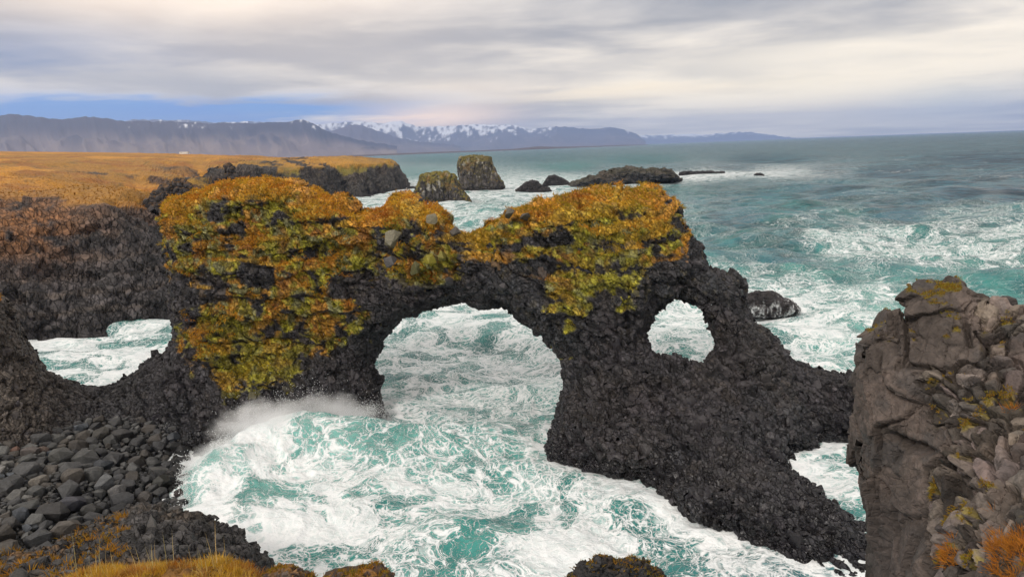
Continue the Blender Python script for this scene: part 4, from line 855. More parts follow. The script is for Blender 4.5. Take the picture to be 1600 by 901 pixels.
def pillar():
    V, Q = outline_rock([P_OUT], P_CTRL, 3.0, .26, (3.6, 4.6, 9.0), (10.5, 14.8, 16.6), .05, amp=.07, scale=.8, seed=500, ylim=(4.8, 11.6), sk=.12)
    v, q, core, cq = shells(V, Q, 1, .42); N = vnormals(v, [q]); px, py = proj(v)
    edge = 1452+.0*py-.22*np.clip(py-600, 0, 130)*0-30*sstep(560, 640, py)*0+14*fbm(v/.4, 2, 77)
    faceL = 1-sstep(edge-6, edge+6, px); topb = (1-sstep(572, 584, py))*(1-sstep(1528, 1540, px))*(px > 1405)
    smooth = np.clip(np.maximum(faceL*(1-.0*px), topb), 0, 1)
    F1, F2, R, T, _, kB = cells(v*np.array([1, 1, .5])+.08*fbm(v/.5, 2, 5)[:, None], (.80, .80, .62), 510, key=True); big = Facets(v, N, kB, .16, .22, .07, 5).d(v, N)-.07*np.exp(-((F2-F1)/.04)**2)
    g1, g2, gr, gt, _, kM = cells(v*np.array([1, 1, .6])+.10*fbm(v/.4, 3, 7)[:, None], (.33, .33, .25), 515, key=True); mid = Facets(v, N, kM, .12, .05, .025, 6).d(v, N)-.02*np.exp(-((g2-g1)/.06)**2)
    f1, f2, r, t, r2, kS = cells(v*np.array([1, 1, 1.15])+.14*fbm(v/.45, 3, 8)[:, None], (.27, .27, .23), 520, jit=1.0, key=True); fac = Facets(v, N, kS, .34, .10, .075, 7)
    groove = .14*np.exp(-((f2-f1)/.11)**2)+.03*np.exp(-((f2-f1)/.28)**2); fine = .010*fbm(v/.09, 3, 531)+.012*fbm(v/.25, 3, 532)
    dS = fac.d(v, N)-groove; dbase = big*(.35+.65*smooth)*(1-.65*topb)+mid*smooth+fine
    d = dbase+dS*(1-smooth)
    cx = 1402-.12*(py-740); cl = -.50*np.exp(-((px-cx)/6.)**2)*sstep(735, 775, py)-.22*np.exp(-((py-(683+.35*(px-1390)))/7.)**2)*sstep(1375, 1395, px)*(1-sstep(1440, 1465, px))
    cl += -.16*np.exp(-((px-(1418-.05*(py-480)))/3.)**2)*sstep(470, 490, py)*(1-sstep(560, 585, py))-.12*np.exp(-((py-(575+.1*(px-1450)))/4.)**2)*(px > 1420)*(px < 1540)-.14*np.exp(-((px-1508-.15*(py-500))/4.)**2)*(py < 540)*sstep(480, 500, py)
    d += cl; dbase = dbase+cl
    v2 = v+N*d[:, None]; N2 = vnormals(v2, [q])
    n1 = fbm(v/.7, 3, 540); n2 = fbm(v/.13, 3, 541)
    c = np.array([.094, .075, .065])*(.55+.80*fac.rand[fac.inv][:, None]*(1-smooth[:, None])+.34*smooth[:, None]+.30*n1[:, None]+.22*n2[:, None])
    c = mixc(c, np.array([.15, .112, .095]), sstep(.15, .55, n1)*.35); c = mixc(c, np.array([.066, .060, .058]), sstep(.1, .5, fbm(v/.45, 3, 545))*.6)
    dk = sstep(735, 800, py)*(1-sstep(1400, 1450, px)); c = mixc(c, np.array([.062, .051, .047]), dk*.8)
    ms = sstep(.80, .93, N2[:, 2])*(py < 530)*(px < 1500)*sstep(-.15, .15, fbm(v/.25, 3, 548)); c = mixc(c, np.array([.20, .16, .02]), ms*.85)
    ms2 = sstep(.74, .92, fbm(v/.3, 3, 549)+.3*N2[:, 2])*(1-smooth); c = mixc(c, np.array([.20, .15, .03]), ms2*.7)
    root = empty('rock_pillar', (6.5, 10, 11), 'tall brown fractured rock pillar filling the right edge, close to the viewer', 'rock pillar')
    vis = ((CAM-v2)/np.linalg.norm(CAM-v2, axis=1, keepdims=True)*N).sum(1)
    ncell = len(fac.u); mean = lambda a_: np.bincount(fac.inv, a_, ncell)/fac.cnt
    sc_ = fac.cnt/mean(v[:, 1])**2*np.clip(mean(vis), .05, 1); sc_[(mean(vis) < .05) | (mean(smooth) > .55) | (mean(px) > 1680) | (mean(py) > 960) | (fac.cnt < 8)] = 0
    ch = np.zeros(ncell, bool); top_ = np.argsort(-sc_)[:290]; ch[top_[sc_[top_] > 0]] = True
    _, stones = cell_stones(v, q, N, fac, ch, groove, dbase, .26)
    bed = ch[fac.inv]; v2[bed] = (v+N*(dbase-.15)[:, None])[bed]; cbed = c.copy(); cbed[bed] = np.array([.060, .048, .040])*(.7+.5*fac.rand[fac.inv][bed][:, None])   # darker brown bed the stones sit in
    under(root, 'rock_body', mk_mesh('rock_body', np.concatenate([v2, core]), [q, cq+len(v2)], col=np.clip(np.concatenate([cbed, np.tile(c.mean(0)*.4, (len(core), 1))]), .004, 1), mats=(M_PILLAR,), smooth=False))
    for c_, (W, Fq, sv) in stones.items():
        o = link('stone', mk_mesh('stone', W-np.array(root.location), [Fq], col=np.clip(c[sv]*(.68+1.1*fac.rand[c_])*np.array([1.0, .97+.08*fac.rand[(c_*7) % ncell], .95+.12*fac.rand[(c_*13) % ncell]]), .004, 1), mats=(M_PILLAR,), smooth=False), root)
    vt = np.where(bed[:, None], v+N*(dbase+.02)[:, None], v2)
    # orange shrubby growth low on the right, moss on the caps
    og = np.maximum(np.exp(-(((px-1585)/38)**2+((py-855)/34)**2)), np.maximum(.8*np.exp(-(((px-1485)/16)**2+((py-870)/20)**2)), .6*np.exp(-(((px-1560)/30)**2+((py-895)/16)**2))))
    og = np.maximum(og, .55*np.exp(-(((px-1572)/12)**2+((py-635)/14)**2))); cand = np.where((og+.35*fbm(v/.12, 2, 551) > .5) & (vis > 0))[0]; pk = spread_pick(v2, cand, .028, 1500)
    cc = mixc(np.tile(np.array([.50, .20, .03]), (len(pk), 1)), np.array([.30, .12, .03]), rng.random(len(pk))); under(root, 'grass', tufts('grass', vt[pk], N[pk], rng.uniform(.05, .13, len(pk)), cc, nbl=9, width=.0035, up=.5, droop=.3, spread=.9, seed=40))['kind'] = 'stuff'
    cand = np.where(((ms > .4) | (ms2 > .75)) & (vis > 0))[0]; pk = spread_pick(v2, cand, .022, 2200)
    cc = mixc(np.tile(np.array([.26, .21, .025]), (len(pk), 1)), np.array([.28, .15, .03]), rng.random(len(pk))); under(root, 'moss', tufts('moss', vt[pk], N[pk], rng.uniform(.02, .045, len(pk)), cc, nbl=7, width=.005, up=.4, droop=.3, seed=41))['kind'] = 'stuff'
pillar()

#@@FAR
# ------------------------------------------------------------------ the far coast: cliff, slopes and headland
COAST = [at_z(*q)[:2] for q in ((-260, 560), (-120, 556), (20, 538), (50, 529), (110, 516), (160, 503), (220, 497), (275, 488), (300, 480), (330, 455))]
COAST += [np.array(q) for q in ((-46, 128), (-62, 150), (-84, 172), (-98, 215), (-97, 260))] + [at_z(*q)[:2] for q in ((500, 312), (540, 306), (562, 305), (600, 301), (632, 296), (640, 292))] + [np.array(q) for q in ((-60, 420), (-90, 470), (-150, 620), (-420, 1100), (-1500, 2300))]
def coast():
    azs = np.linspace(-58, -6.5, 540); A = np.radians(azs); nr = 340; cp = np.array(COAST)
    r = np.exp(np.linspace(math.log(50), math.log(1700), 1400)); X = r[None]*np.sin(A)[:, None]; Y = r[None]*np.cos(A)[:, None]
    def height(X, Y):
        P = np.stack([X.ravel(), Y.ravel()], 1); d, t, sg = polyline_d(P, COAST); land = np.where(sg > 0, d, -d)
        land = land+2.2*fbm(np.stack([P[:, 0]/9, P[:, 1]/9, P[:, 0]*0], 1), 3, 600)+3.0*fbm(np.stack([P[:, 0]/30, P[:, 1]/30, P[:, 0]*0], 1), 2, 601)*sstep(10, 60, land)
        rr = np.hypot(P[:, 0], P[:, 1]); head = sstep(230, 310, rr)*(P[:, 0] > -108)
        nearc = 1-sstep(-75, -40, P[:, 0])*0
        cliff_h = 11.5-3.0*sstep(115, 150, rr)+3.0*fbm(np.stack([P[:, 0]/22, P[:, 1]/22, P[:, 0]*0+5], 1), 2, 603); cliff_h = cliff_h*(1-head)+13.2*head
        wd = (11.0+5*sstep(-60, -100, P[:, 0])-3*sstep(115, 150, rr))*(1-head)+7*head
        c = cliff_h*np.clip(land/wd, 0, 1)**.75
        slope = np.clip(land-wd, 0, None); plate = 15.6+6.2*sstep(-60, -290, P[:, 0])+.6*head; fz = np.interp(np.degrees(np.arctan2(P[:, 0], P[:, 1])), [-60, -35, -24.2, -14.8, -10], [.020, .0175, .0096, .0030, .001]); plate = plate+(17.2+rr*fz-plate)*sstep(180, 480, rr)*(1-head)*(P[:, 0] < -60); up = (plate-cliff_h)*(1-np.exp(-slope/(32*(1-head)+10*head)))
        h = np.where(land > 0, c+up, np.maximum(land*.6, -3)); rough = .9*fbm(np.stack([P[:, 0]/7, P[:, 1]/7, P[:, 0]*0], 1), 4, 605)*np.exp(-slope/70)+1.3*np.maximum(fbm(np.stack([P[:, 0]/18, P[:, 1]/18, P[:, 0]*0], 1), 4, 606), 0)*sstep(2, 14, slope)*np.exp(-slope/120)
        h = np.where(land > 1, h+rough*sstep(1, 5, land), h); return h.reshape(X.shape), land.reshape(X.shape)
    Z, L = height(X, Y)
    # resample every column so that steep faces get as many points as flats
    sl = np.hypot(np.gradient(r)[None]*.35, np.gradient(Z, axis=1)*1.6)/r[None]**.95; s = np.cumsum(sl, 1); s = (s-s[:, :1])/(s[:, -1:]-s[:, :1]); tq = np.linspace(0, 1, nr)
    rq = np.stack([np.interp(tq, s[i], r) for i in range(len(A))]); 
    for _ in range(12): rq[1:-1] = (rq[1:-1]*2+rq[2:]+rq[:-2])/4
    X = rq*np.sin(A)[:, None]; Y = rq*np.cos(A)[:, None]; Z, L = height(X, Y)
    V = np.stack([X.ravel(), Y.ravel(), Z.ravel()], 1); I = np.arange(V.shape[0]).reshape(X.shape)
    Q = np.stack([I[:-1, :-1].ravel(), I[1:, :-1].ravel(), I[1:, 1:].ravel(), I[:-1, 1:].ravel()], 1)
    if fnormals(V, Q[:1000])[:, 2].mean() < 0: Q = Q[:, ::-1]
    keep = (V[:, 2][Q] > -2.5).any(1); Q = Q[keep]
    N = vnormals(V, [Q]); steep = 1-sstep(.35, .72, N[:, 2]); dist = np.hypot(V[:, 0], V[:, 1])
    pxa, pya = proj(V); nb = fbm(V/8, 4, 641); rz = (pxa < 345)*sstep(300, 330, pya+13*nb-.03*pxa)*(dist < 150)
    F1, F2, R, T, _ = cells(V, (3.2, 3.2, 1.7), 620); f1, f2, rr, tt, r2 = cells(V+.3*fbm(V/1.2, 2, 9)[:, None], (.9, .9, .55), 630)
    land = L.ravel(); hd0 = sstep(230, 310, dist)*(V[:, 0] > -108); rocky = np.clip(hd0*sstep(11.5, 8.5, V[:, 2]+2.5*fbm(V/4, 4, 643))+rz*1.2+steep*1.0+sstep(.25, .5, fbm(V/14, 4, 640))*.8*(np.exp(-np.maximum(land-12, 0)/45)), 0, 1)*(land > -3)
    nearf = (1-sstep(110, 190, dist)); V2 = V+N*(rocky*(.9*(R-.5)+1.1*T-.22*np.exp(-((F2-F1)/.10)**2)+(.16*(rr-.5)+.22*tt-.14*np.exp(-((f2-f1)/.15)**2))*nearf))[:, None]
    c1, c2, cr_, ct_, cr2 = cells(V, (2.6, 2.6, 9), 625); hdc = hd0*steep; V2 = V2+N*(hdc*(.9*(cr_-.5)-.5*np.exp(-((c2-c1)/.15)**2)))[:, None]
    px, py = proj(V); n1 = fbm(V/9, 4, 650); n2 = fbm(V/2.2, 3, 651)
    rock = np.array([.060, .054, .055])*(.55+.75*rr[:, None]+.4*n2[:, None]); rock = mixc(rock, np.array([.125, .07, .045]), sstep(.0, .55, n1+.25*(V[:, 2]-5)/4)*.5)
    grass = mixc(np.tile(OCHRE*.95, (len(V), 1)), np.array([.33, .165, .03]), sstep(-.4, .4, fbm(V/22, 4, 652))); grass = mixc(grass, RUST*.75, sstep(.1, .6, n1)*.6); grass = mixc(grass, np.array([.115, .095, .035]), sstep(.25, .7, n2*.6+.6*fbm(V/6, 3, 655))*.45)
    lay = np.sin((V[:, 2]+1.2*fbm(V/12, 3, 661))*3.3)+.8*n2; rock = mixc(rock, np.array([.105, .082, .066])*(.6+.6*rr[:, None]), sstep(.3, 1.2, lay)*.55*nearf)
    head = sstep(230, 310, dist)*(V[:, 0] > -108); grass = mixc(grass, np.array([.15, .14, .03]), head*np.clip(.25+.75*sstep(13.5, 10, V[:, 2]+2*n2), 0, .9)); rock = mixc(rock, np.array([.066, .060, .052]), head*.7); rock = rock*(1+hdc*(.9*(cr_-.5)))[:, None]
    scree = (1-sstep(60, 260, px))*sstep(330, 300+.0*px, 620-py)*0
    hill = np.exp(-(((px-25)/105)**2+((py-350)/50)**2)); grass_w = np.clip(1-rocky*1.15+.25*n1, 0, 1); grass_w = grass_w*(land > 3); col = mixc(rock, grass, sstep(.25, .65, grass_w)); col = mixc(col, np.array([.27, .125, .05])*(.6+.6*rr[:, None]), np.clip(hill*1.1, 0, .9)*sstep(-.6, .1, n2))
    sand = sstep(1.2, .2, V[:, 2]); col = mixc(col, np.array([.035, .032, .033]), sand*.8)
    tag(link('headland', mk_mesh('headland', V2, [Q], col=np.clip(col, .005, 1), attrs={'rocky': 1-sstep(.25, .65, grass_w)}, mats=(M_COAST,), smooth=False)), kind='structure')
    # rust and gold tussocks on the near slope
    land_ok = (dist < 260) & (grass_w > .55) & (land > 6) & (N[:, 2] > .55); pk = spread_pick(V2, np.where(land_ok)[0], .6, 6500)
    o = link('slope_grass', tufts('slope_grass', V2[pk], N[pk], rng.uniform(.2, .45, len(pk)), np.clip(col[pk]*rng.uniform(.85, 1.2, (len(pk), 1)), .01, 1), nbl=4, width=.05, up=.5, droop=.8, seed=71)); tag(o, 'orange tussocks over the slope above the far cliff', 'grass', kind='stuff')
    return V2, N, col, px, py, rocky
COASTD = coast()
def coast_crag():
    for (poly, D, lab) in (([(348, 320), (352, 280), (353, 264), (357, 257), (363, 259), (368, 270), (372, 285), (378, 322)], 132, 'dark upright crag standing on the slope behind the left crown of the arch'), ([(205, 340), (225, 318), (245, 300), (262, 285), (275, 278), (290, 282), (305, 290), (320, 300), (335, 345)], 104, 'dark jagged crag ridge on the far slope left of the arch crown')):
        p = [at_y(x, y, D) for x, y in poly]; lo = np.min(p, 0)-[3, 4, 3]; hi = np.max(p, 0)+[3, 11, 2]
        def cf(v, N, r, r2, e): return mixc(np.array([.060, .054, .055])*(.5+.9*r[:, None]), OCHRE*.5, sstep(.55, .9, N[:, 2])*.5)
        v, N, c, me = chunk('x', '', '', [poly], [(poly[0][0], poly[0][1], D)], 7, (1.0 if D > 120 else 2.0), lo, hi, .30, 1, ((2.2, 2.2, 3), .4, .2), ((.9, .9, .9), .3, .18), cf, M_FAR, amp=.35, scale=3, seed=int(D), off=.7, step=1, sk=.7)
        root = empty('crag', tuple(np.mean(p, 0)), lab, 'crag'); under(root, 'rock_body', me)
coast_crag()

def sea_rock(name, label, cat, poly, top_green, colr, D=None, thick=None, sd=0, colum=True, group=None, runoff=0):
    xs = [q[0] for q in poly]; ys = [q[1] for q in poly]; yb = max(ys)
    D = D or at_z(np.mean(xs), yb, WL)[1]; ext = 14*max(1, 300/D)*.4
    full = list(poly)+[(xs[-1]+2, yb+ext), (xs[0]-2, yb+ext)]
    w = (max(xs)-min(xs))*D/FPX; thick = thick or w*.8; p = [at_y(x, y, D) for x, y in poly]; R = min(thick*.42, w*.25, (max(ys)-min(ys))*D/FPX*.32)
    lo = np.min(p, 0)-[w*.15+1, 3, 0]; hi = np.max(p, 0)+[w*.15+1, thick+4, 2]; lo[2] = -2.5; res = max(w/70, .10)
    ctrl = [(np.mean(xs), yb, D)]
    def cf(v, N, r, r2, e):
        n = fbm(v/(w*.08), 3, sd); c = colr*(.55+.8*r[:, None]+.3*n[:, None])
        zt = v[:, 2]/max(v[:, 2].max(), 1); g = np.clip(sstep(.2, .75, N[:, 2])*1.2+sstep(.45, .95, zt+.4*n)*.9-.2, 0, 1)*top_green
        c = mixc(c, mixc(np.tile(OLIVE*1.15, (len(v), 1)), OCHRE*.55, sstep(.2, .8, n)*.7), g)
        if colum: c = mixc(c, np.array([.42, .40, .36]), (r2 > .88)*.7*(1-g)*sstep(.2, .5, zt))   # guano streaks
        if runoff: return mixc(c, np.array([.85, .88, .9]), runoff*sstep(.80, .25, zt+.25*n)*np.exp(-(fbm(v*np.array([1, 1, .35])/.45, 3, 5)/.22)**2))
        return mixc(c, colr*.4, sstep(.16, .03, zt)*.7)
    big = ((w/9, w/9, w/2.2), w/30, w/50) if colum else ((w/7, w/7, w/12), w/38, w/70); sm = ((w/24, w/24, w/9), w/85, w/130) if colum else ((w/20, w/20, w/26), w/90, w/130)
    v, N, c, me = chunk('x', '', '', [full], ctrl, thick, R, lo, hi, res, 0, big, sm, cf, M_FAR, amp=w*.02, scale=w*.16, seed=sd, off=w*.02+.1, step=1, sk=w*.03)
    root = empty(name, (float(np.mean([q[0] for q in p])), D+thick/2, 0), label, cat, group); under(root, 'rock_body', me); return v, N, root
for args in (('sea_stack', 'shorter sea stack with sloping flared sides and mossy top, left and nearer of the two', 'sea stack', [(640, 314), (648, 300), (654, 284), (656, 274), (666, 270), (684, 268), (700, 269), (712, 276), (716, 288), (728, 304), (738, 316), (735, 318)], .75, np.array([.072, .064, .060]), None, None, 701),
             ('sea_stack', 'taller blocky sea stack with flat green top, right and farther of the two', 'sea stack', [(717, 296), (718, 280), (714, 257), (716, 250), (720, 245), (735, 243), (755, 243), (767, 246), (774, 262), (782, 278), (790, 292), (788, 296)], .55, np.array([.090, .078, .072]), None, None, 702),
             ('sea_rock', 'small dark pointed rock in the surf, nearest of the low rocks right of the stacks', 'sea rock', [(806, 297), (814, 291), (824, 284), (831, 281), (840, 284), (848, 291), (858, 293), (862, 298)], 0, np.array([.042, .038, .038]), None, None, 703, False),
             ('sea_rock', 'small dark rounded rock between the pointed rock and the long reef', 'sea rock', [(848, 288), (853, 280), (858, 275), (866, 273), (876, 277), (886, 282), (890, 287)], 0, np.array([.045, .041, .042]), None, None, 704, False),
             ('sea_rock', 'long low dark reef with a humped back and white surf along its foot', 'sea rock', [(892, 288), (905, 281), (920, 276), (935, 274), (940, 268), (958, 266), (980, 262), (1000, 263), (1020, 266), (1040, 266), (1052, 272), (1060, 279), (1040, 282), (1000, 286), (960, 291), (930, 290)], .12, np.array([.050, .048, .050]), None, None, 705, False),
             ('sea_rock', 'thin dark ledge awash beyond the tip of the long reef', 'sea rock', [(1062, 270), (1075, 268.5), (1100, 268), (1128, 268.5), (1132, 270.5), (1090, 272)], 0, np.array([.045, .042, .042]), None, None, 706, False),
             ('sea_rock', 'tiny dark rock awash in the surf line far right of the reef', 'sea rock', [(1178, 273), (1182, 270.5), (1189, 270.5), (1194, 273)], 0, np.array([.045, .042, .042]), None, None, 707, False),
             ('sea_rock', 'tiny dark rocks at the foot of the far headland tip', 'sea rock', [(636, 294), (640, 291.5), (646, 291), (652, 293.5)], 0, np.array([.05, .046, .046]), None, None, 708, False)):
    sea_rock(*args)
wv, wn, wroot = sea_rock('sea_rock', 'black rock awash with white runoff right behind the arch', 'sea rock', [(1150, 470), (1164, 461), (1178, 456), (1188, 455), (1200, 457), (1208, 455), (1222, 465), (1236, 470), (1250, 482), (1245, 492), (1215, 497), (1180, 496), (1160, 488)], 0, np.array([.045, .04, .042]), None, 5.0, 709, False, None, .9)

# low shore far across the bay
def far_shore():
    rows = []
    for px, py, h in ((380, 240.0, 6), (520, 238.6, 6), (600, 237.2, 6), (700, 234.4, 6), (800, 231.6, 7), (840, 230, 22), (870, 229, 12), (920, 228, 6), (980, 226.0, 5), (1012, 224.7, 1)):
        d = ray(px, py); p = d/np.linalg.norm(d[:2])*np.interp(px, [380, 700, 1012], [4200, 5200, 7500])
        for (k, z) in ((1, -2), (1.005, h*.4), (1.03, h), (1.35, h*1.2)): rows.append((p[0]*k, p[1]*k, z))
    V = np.array(rows); n = len(V)//4; I = np.arange(n*4).reshape(n, 4); Q = np.stack([I[:-1, :-1].ravel(), I[1:, :-1].ravel(), I[1:, 1:].ravel(), I[:-1, 1:].ravel()], 1)
    for _ in range(2): V, Q = subdiv(V, Q)
    tag(link('far_shore', mk_mesh('far_shore', V, [Q], col=np.tile([.10, .075, .06], (len(V), 1)), mats=(M_HILL,))), kind='structure')
def hill_material():
    m, k = mat('hillside'); c = k.n('ShaderNodeAttribute', attribute_name='col').outputs['Color']
    k.n('ShaderNodeOutputMaterial', {0: k.n('ShaderNodeBsdfPrincipled', {'Base Color': c, 'Roughness': .95, 'Specular IOR Level': .1})}); return m
M_HILL = hill_material(); far_shore()
def mountains(name, prof, Y0, dep, snow, tan, seed, base=(.075, .062, .072)):
    prof = np.array(prof, float); px = np.arange(prof[0, 0], prof[-1, 0]+.1, 1.6); py = np.interp(px, prof[:, 0], prof[:, 1]); g = np.zeros((len(px), 3)); g[:, 0] = px/7.
    py = py+1.1*fbm(g, 4, seed)
    D = np.stack([ray(a, b) for a, b in zip(px, py)]); xr = D[:, 0]/D[:, 1]; H = np.maximum(HC+D[:, 2]/D[:, 1]*Y0, 15)
    t = np.concatenate([np.linspace(0, 1, 46), [1.06, 1.2, 1.5]]); T, K = np.meshgrid(t, np.arange(len(px)), indexing='xy')
    Yr = Y0-dep+dep*np.minimum(T, 1)+(np.maximum(T, 1)-1)*dep
    q = np.stack([px[K].ravel()/21.+1.2*T.ravel(), T.ravel()*2.6, T.ravel()*0+seed], 1); gul = (1-np.abs(fbm(q, 4, seed+3))*2).reshape(T.shape); q2 = np.stack([px[K].ravel()/60., T.ravel()*2.2, T.ravel()*0+seed], 1); bigs = fbm(q2, 3, seed+8).reshape(T.shape)
    shp = np.where(T < 1, np.clip(.30*T+.70*T**2.2, 0, 1), 1-(T-1)*.5)
    mid = np.sin(np.pi*np.clip(T, 0, 1))
    Z = H[K]*np.clip(shp+mid*(.035*gul+.36*bigs)*(.4+.6*T), 0, None); Z = np.where(T <= 1, np.minimum(Z, H[K]*np.minimum(1, .15+T**.6)*np.where(T > .97, 1, .96)), Z)
    # keep the front below the line of sight to the ridge
    Z = np.where(T < .999, np.minimum(Z, HC+(H[K]-HC)*Yr/Y0*.985), Z)
    V = np.stack([(xr[K]*Yr).ravel(), Yr.ravel(), Z.ravel()], 1); I = np.arange(V.shape[0]).reshape(T.shape); Q = np.stack([I[:-1, :-1].ravel(), I[1:, :-1].ravel(), I[1:, 1:].ravel(), I[:-1, 1:].ravel()], 1)
    if fnormals(V, Q)[:, 2].mean() < 0: Q = Q[:, ::-1]
    zr = (Z/np.maximum(H[K], 1)).ravel(); gl = gul.ravel(); bg = bigs.ravel()
    col = np.tile(np.array(base), (len(V), 1))*(.9+.08*gl[:, None]+.25*bg[:, None]); col = mixc(col, np.array(tan[:3]), tan[3]*sstep(.75, .25, zr+.25*bg)); col = mixc(col, np.array([.34, .27, .22]), sstep(.45, .75, gl+.5*bg)*sstep(.8, .4, zr)*.32*tan[3])  # tan talus; the paler foot also puts low mist into the colour
    if snow:
        sp = np.interp(px, [s[0] for s in snow], [s[1] for s in snow])[K].ravel(); sn = sstep(.35, .6, zr*.62+.30*fbm(np.stack([px[K].ravel()/5., zr*7, zr*0], 1), 4, seed+20)+.22*bg-.32+sp*.5)*(sp != 0); col = mixc(col, np.array([.80, .82, .86]), sn)
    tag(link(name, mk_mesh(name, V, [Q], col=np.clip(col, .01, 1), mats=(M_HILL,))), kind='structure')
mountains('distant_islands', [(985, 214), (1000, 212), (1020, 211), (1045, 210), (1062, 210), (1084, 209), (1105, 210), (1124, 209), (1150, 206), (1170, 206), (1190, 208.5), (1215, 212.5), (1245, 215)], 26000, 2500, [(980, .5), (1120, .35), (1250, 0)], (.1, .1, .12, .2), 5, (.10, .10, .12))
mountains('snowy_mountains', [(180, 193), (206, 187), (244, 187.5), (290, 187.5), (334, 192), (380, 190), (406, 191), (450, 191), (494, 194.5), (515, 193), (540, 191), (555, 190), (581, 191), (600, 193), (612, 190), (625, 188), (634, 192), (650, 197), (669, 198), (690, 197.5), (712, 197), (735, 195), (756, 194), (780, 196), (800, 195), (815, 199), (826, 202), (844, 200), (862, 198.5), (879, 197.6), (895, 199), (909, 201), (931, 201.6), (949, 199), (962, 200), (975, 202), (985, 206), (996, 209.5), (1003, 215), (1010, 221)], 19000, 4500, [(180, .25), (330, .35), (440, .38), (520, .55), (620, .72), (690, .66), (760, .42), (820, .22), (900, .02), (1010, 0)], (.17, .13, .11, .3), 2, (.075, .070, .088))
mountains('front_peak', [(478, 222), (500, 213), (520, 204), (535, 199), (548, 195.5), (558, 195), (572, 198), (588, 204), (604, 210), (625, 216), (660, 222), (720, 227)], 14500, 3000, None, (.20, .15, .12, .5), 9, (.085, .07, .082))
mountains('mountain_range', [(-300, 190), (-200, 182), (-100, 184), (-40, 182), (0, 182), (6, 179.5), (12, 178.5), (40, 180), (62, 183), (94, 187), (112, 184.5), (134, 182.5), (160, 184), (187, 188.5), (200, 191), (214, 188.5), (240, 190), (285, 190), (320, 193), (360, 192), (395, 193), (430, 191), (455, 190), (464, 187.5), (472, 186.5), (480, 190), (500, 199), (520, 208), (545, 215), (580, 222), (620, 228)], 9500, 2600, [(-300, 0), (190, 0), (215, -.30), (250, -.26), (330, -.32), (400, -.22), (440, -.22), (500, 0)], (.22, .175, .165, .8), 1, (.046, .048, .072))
# coastal plain under the mountains (beyond the near plateau)
def plain():
    rows = []
    for r in (1500, 2200, 4000, 7000, 9500):
        for az in np.linspace(-68, -9, 60): rows.append((r*math.sin(math.radians(az)), r*math.cos(math.radians(az)), 20.5 if az < -19-max(0, (r-1500)/2500) else (6 if r > 5500 else -4)))
    V = np.array(rows); I = np.arange(300).reshape(5, 60); Q = np.stack([I[:-1, :-1].ravel(), I[:-1, 1:].ravel(), I[1:, 1:].ravel(), I[1:, :-1].ravel()], 1)[:, ::-1]
    tag(link('coastal_plain', mk_mesh('coastal_plain', V, [Q], col=np.tile([.30, .17, .05], (len(V), 1)), mats=(M_HILL,))), kind='structure')
plain()
def house():
    p = at_y(288, 238.6, 1000); root = empty('house', (p[0], p[1], p[2]-1.6), 'tiny white flat building on the grassy plain at the foot of the mountains', 'house'); m, k = mat('white_wall'); k.n('ShaderNodeOutputMaterial', {0: k.n('ShaderNodeBsdfPrincipled', {'Base Color': (.78, .76, .72, 1), 'Roughness': .8})}); m2, k = mat('pale_roof'); k.n('ShaderNodeOutputMaterial', {0: k.n('ShaderNodeBsdfPrincipled', {'Base Color': (.45, .42, .40, 1), 'Roughness': .7})})
    def box(x0, x1, y0, y1, z0, z1): return np.array([(x, y, z) for x in (x0, x1) for y in (y0, y1) for z in (z0, z1)], float), np.array([(0, 1, 3, 2), (4, 6, 7, 5), (0, 4, 5, 1), (2, 3, 7, 6), (0, 2, 6, 4), (1, 5, 7, 3)])
    v, f = box(-5.5, 5.5, -3, 3, 0, 2.2); link('wall', mk_mesh('wall', v, [f], mats=(m,), smooth=False), root)
    V = np.array([(-5.9, -3.4, 2.2), (5.9, -3.4, 2.2), (5.9, 3.4, 2.2), (-5.9, 3.4, 2.2), (-5.9, 0, 3.0), (5.9, 0, 3.0)]); link('roof', mk_mesh('roof', V, [np.array([(0, 1, 5, 4), (2, 3, 4, 5), (0, 3, 2, 1)]), np.array([(0, 4, 3), (1, 2, 5)])], mats=(m2,), smooth=False), root)
    v, f = box(-3.5, -2.3, -3.06, -3.0, 1, 2.1); o = link('window', mk_mesh('window', v, [f], mats=(m2,), smooth=False), root)
house()

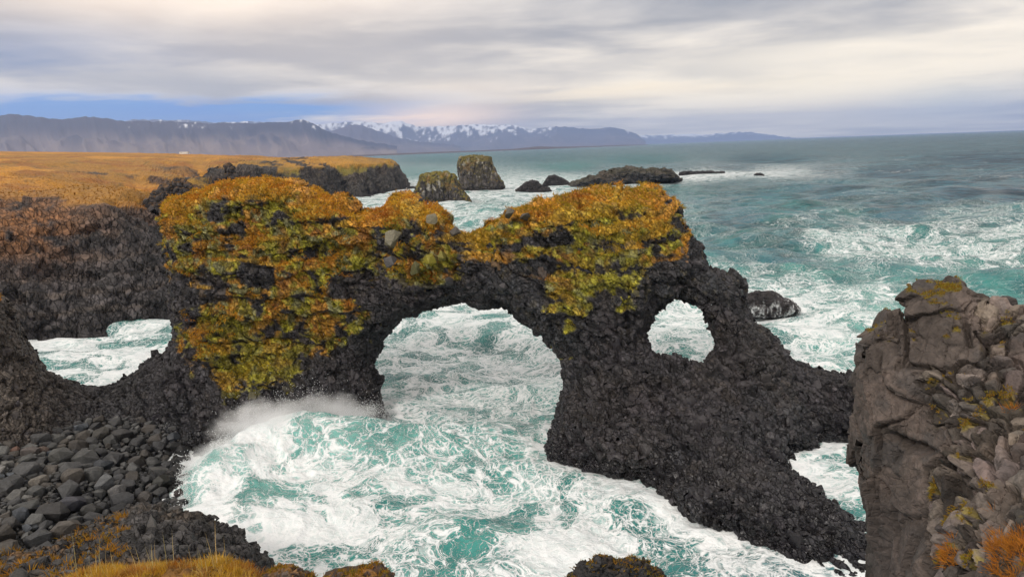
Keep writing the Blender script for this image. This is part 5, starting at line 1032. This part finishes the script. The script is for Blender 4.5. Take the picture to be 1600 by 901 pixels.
#@@SPRAY
# ------------------------------------------------------------------ spray: droplets thrown up where the wave breaks
def spray():
    m, k = mat('spray_white'); k.n('ShaderNodeOutputMaterial', {0: k.n('ShaderNodeMixShader', {0: .4, 1: k.n('ShaderNodeBsdfDiffuse', {0: (.92, .94, .95, 1)}), 2: k.n('ShaderNodeBsdfTranslucent', {0: (.92, .94, .95, 1)})})})
    P = []; S = []
    def burst(a, b, n, hgt, wid, dep, rmin=.006, rmax=.024, lean=0.):
        t = rng.random(n); p0 = at_z(*a); p1 = at_z(*b); base = p0[None]+(p1-p0)[None]*t[:, None]; jag = .45+.55*np.abs(fbm(np.stack([t*9, t*0, t*0], 1), 3, 900))*2
        z = hgt*jag*rng.exponential(.36, n); base[:, 0] += rng.normal(0, wid, n)*(.6+z*.25)+lean*z; base[:, 1] += rng.normal(0, dep, n)
        base[:, 2] = sea_h(base[:, 0], base[:, 1], np.full(n, .3))+z-.05; P.append(base); S.append(rng.uniform(rmin, rmax, n)*np.exp(-z*.12))
    burst((340, 715), (440, 680), 5000, 1.2, .35, .5); burst((430, 680), (580, 672), 8000, 1.5, .3, .4); burst((385, 690), (520, 680), 5000, 1.6, .4, .4)
    burst((560, 672), (608, 655), 7000, 1.0, .25, .3); 
    burst((290, 720), (285, 800), 2500, .3, .3, .3)
    P = np.concatenate(P); S = np.concatenate(S); n = len(P)
    o6 = np.array([(1, 1, 1), (1, -1, -1), (-1, 1, -1), (-1, -1, 1)], float); f8 = np.array([(0, 1, 2), (0, 3, 1), (0, 2, 3), (1, 3, 2)])
    V = (P[:, None]+o6[None]*S[:, None, None]*np.array([1, 1, 1.3])).reshape(-1, 3); Fc = (f8[None]+(np.arange(n)*4)[:, None, None]).reshape(-1, 3)
    tag(link('spray', mk_mesh('spray', V, [Fc], mats=(m,))), 'white spray bursting up where the wave hits the arch foot', 'spray', kind='stuff')
spray()

def mist():
    m, k = mat('spray_mist'); tc = k.n('ShaderNodeTexCoord').outputs['Object']; pos = k.n('ShaderNodeNewGeometry').outputs['Position']
    ln = k.n('ShaderNodeVectorMath', {0: tc}, operation='LENGTH').outputs['Value']; nz = k.noise(tc, 2.6, 4, .6)
    d = k.m('MULTIPLY', k.m('SUBTRACT', k.m('ADD', k.m('SUBTRACT', 1, ln), k.m('MULTIPLY', k.m('SUBTRACT', nz, .5), 1.5)), .12), MIST, clamp=False); d = k.m('MAXIMUM', k.m('MULTIPLY', d, k.rng(ln, 1.0, .75)), 0)
    pv = k.n('ShaderNodeVolumePrincipled', {'Color': (.985, .99, 1, 1), 'Density': d, 'Anisotropy': 0.0}); k.n('ShaderNodeOutputMaterial', {'Volume': pv.outputs[0]})
    bm = bmesh.new(); bmesh.ops.create_icosphere(bm, subdivisions=3, radius=1); me0 = bpy.data.meshes.new('spray_mist'); bm.to_mesh(me0); bm.free(); me0.materials.append(m)
    for (a, rx, ry, rz, z) in (((425, 700), 4.4, 2.2, 2.5, 1.1), ((515, 676), 4.2, 1.6, 2.1, 1.0), ((360, 735), 2.8, 2.2, 1.6, .6)):
        c = at_z(*a); o = link('spray_mist', me0.copy()); o.location = (c[0], c[1], z); o.scale = (rx, ry, rz); tag(o, 'soft white spray mist hanging over the breaking wave', 'spray', kind='stuff')
MIST = 2.4
SC.cycles.volume_bounces = 8; SC.cycles.volume_step_rate = 2.0
mist()

# ------------------------------------------------------------------ the air
def haze():
    v = np.array([(x, y, z) for x in (-30000, 30000) for y in (-2000, 29000) for z in (-7, 930)], float); f = np.array([(0, 1, 3, 2), (4, 6, 7, 5), (0, 4, 5, 1), (2, 3, 7, 6), (0, 2, 6, 4), (1, 5, 7, 3)])
    m, k = mat('haze'); pv = k.n('ShaderNodeVolumePrincipled', {'Color': (.47, .62, 1.0, 1), 'Density': HAZE, 'Anisotropy': .2}); k.n('ShaderNodeOutputMaterial', {'Volume': pv.outputs[0]})
    o = link('haze', mk_mesh('haze', v, [f], mats=(m,), smooth=False)); tag(o, 'thin blue haze over the bay', 'haze', kind='stuff'); o.display_type = 'WIRE'
HAZE = 5.6e-5
haze()
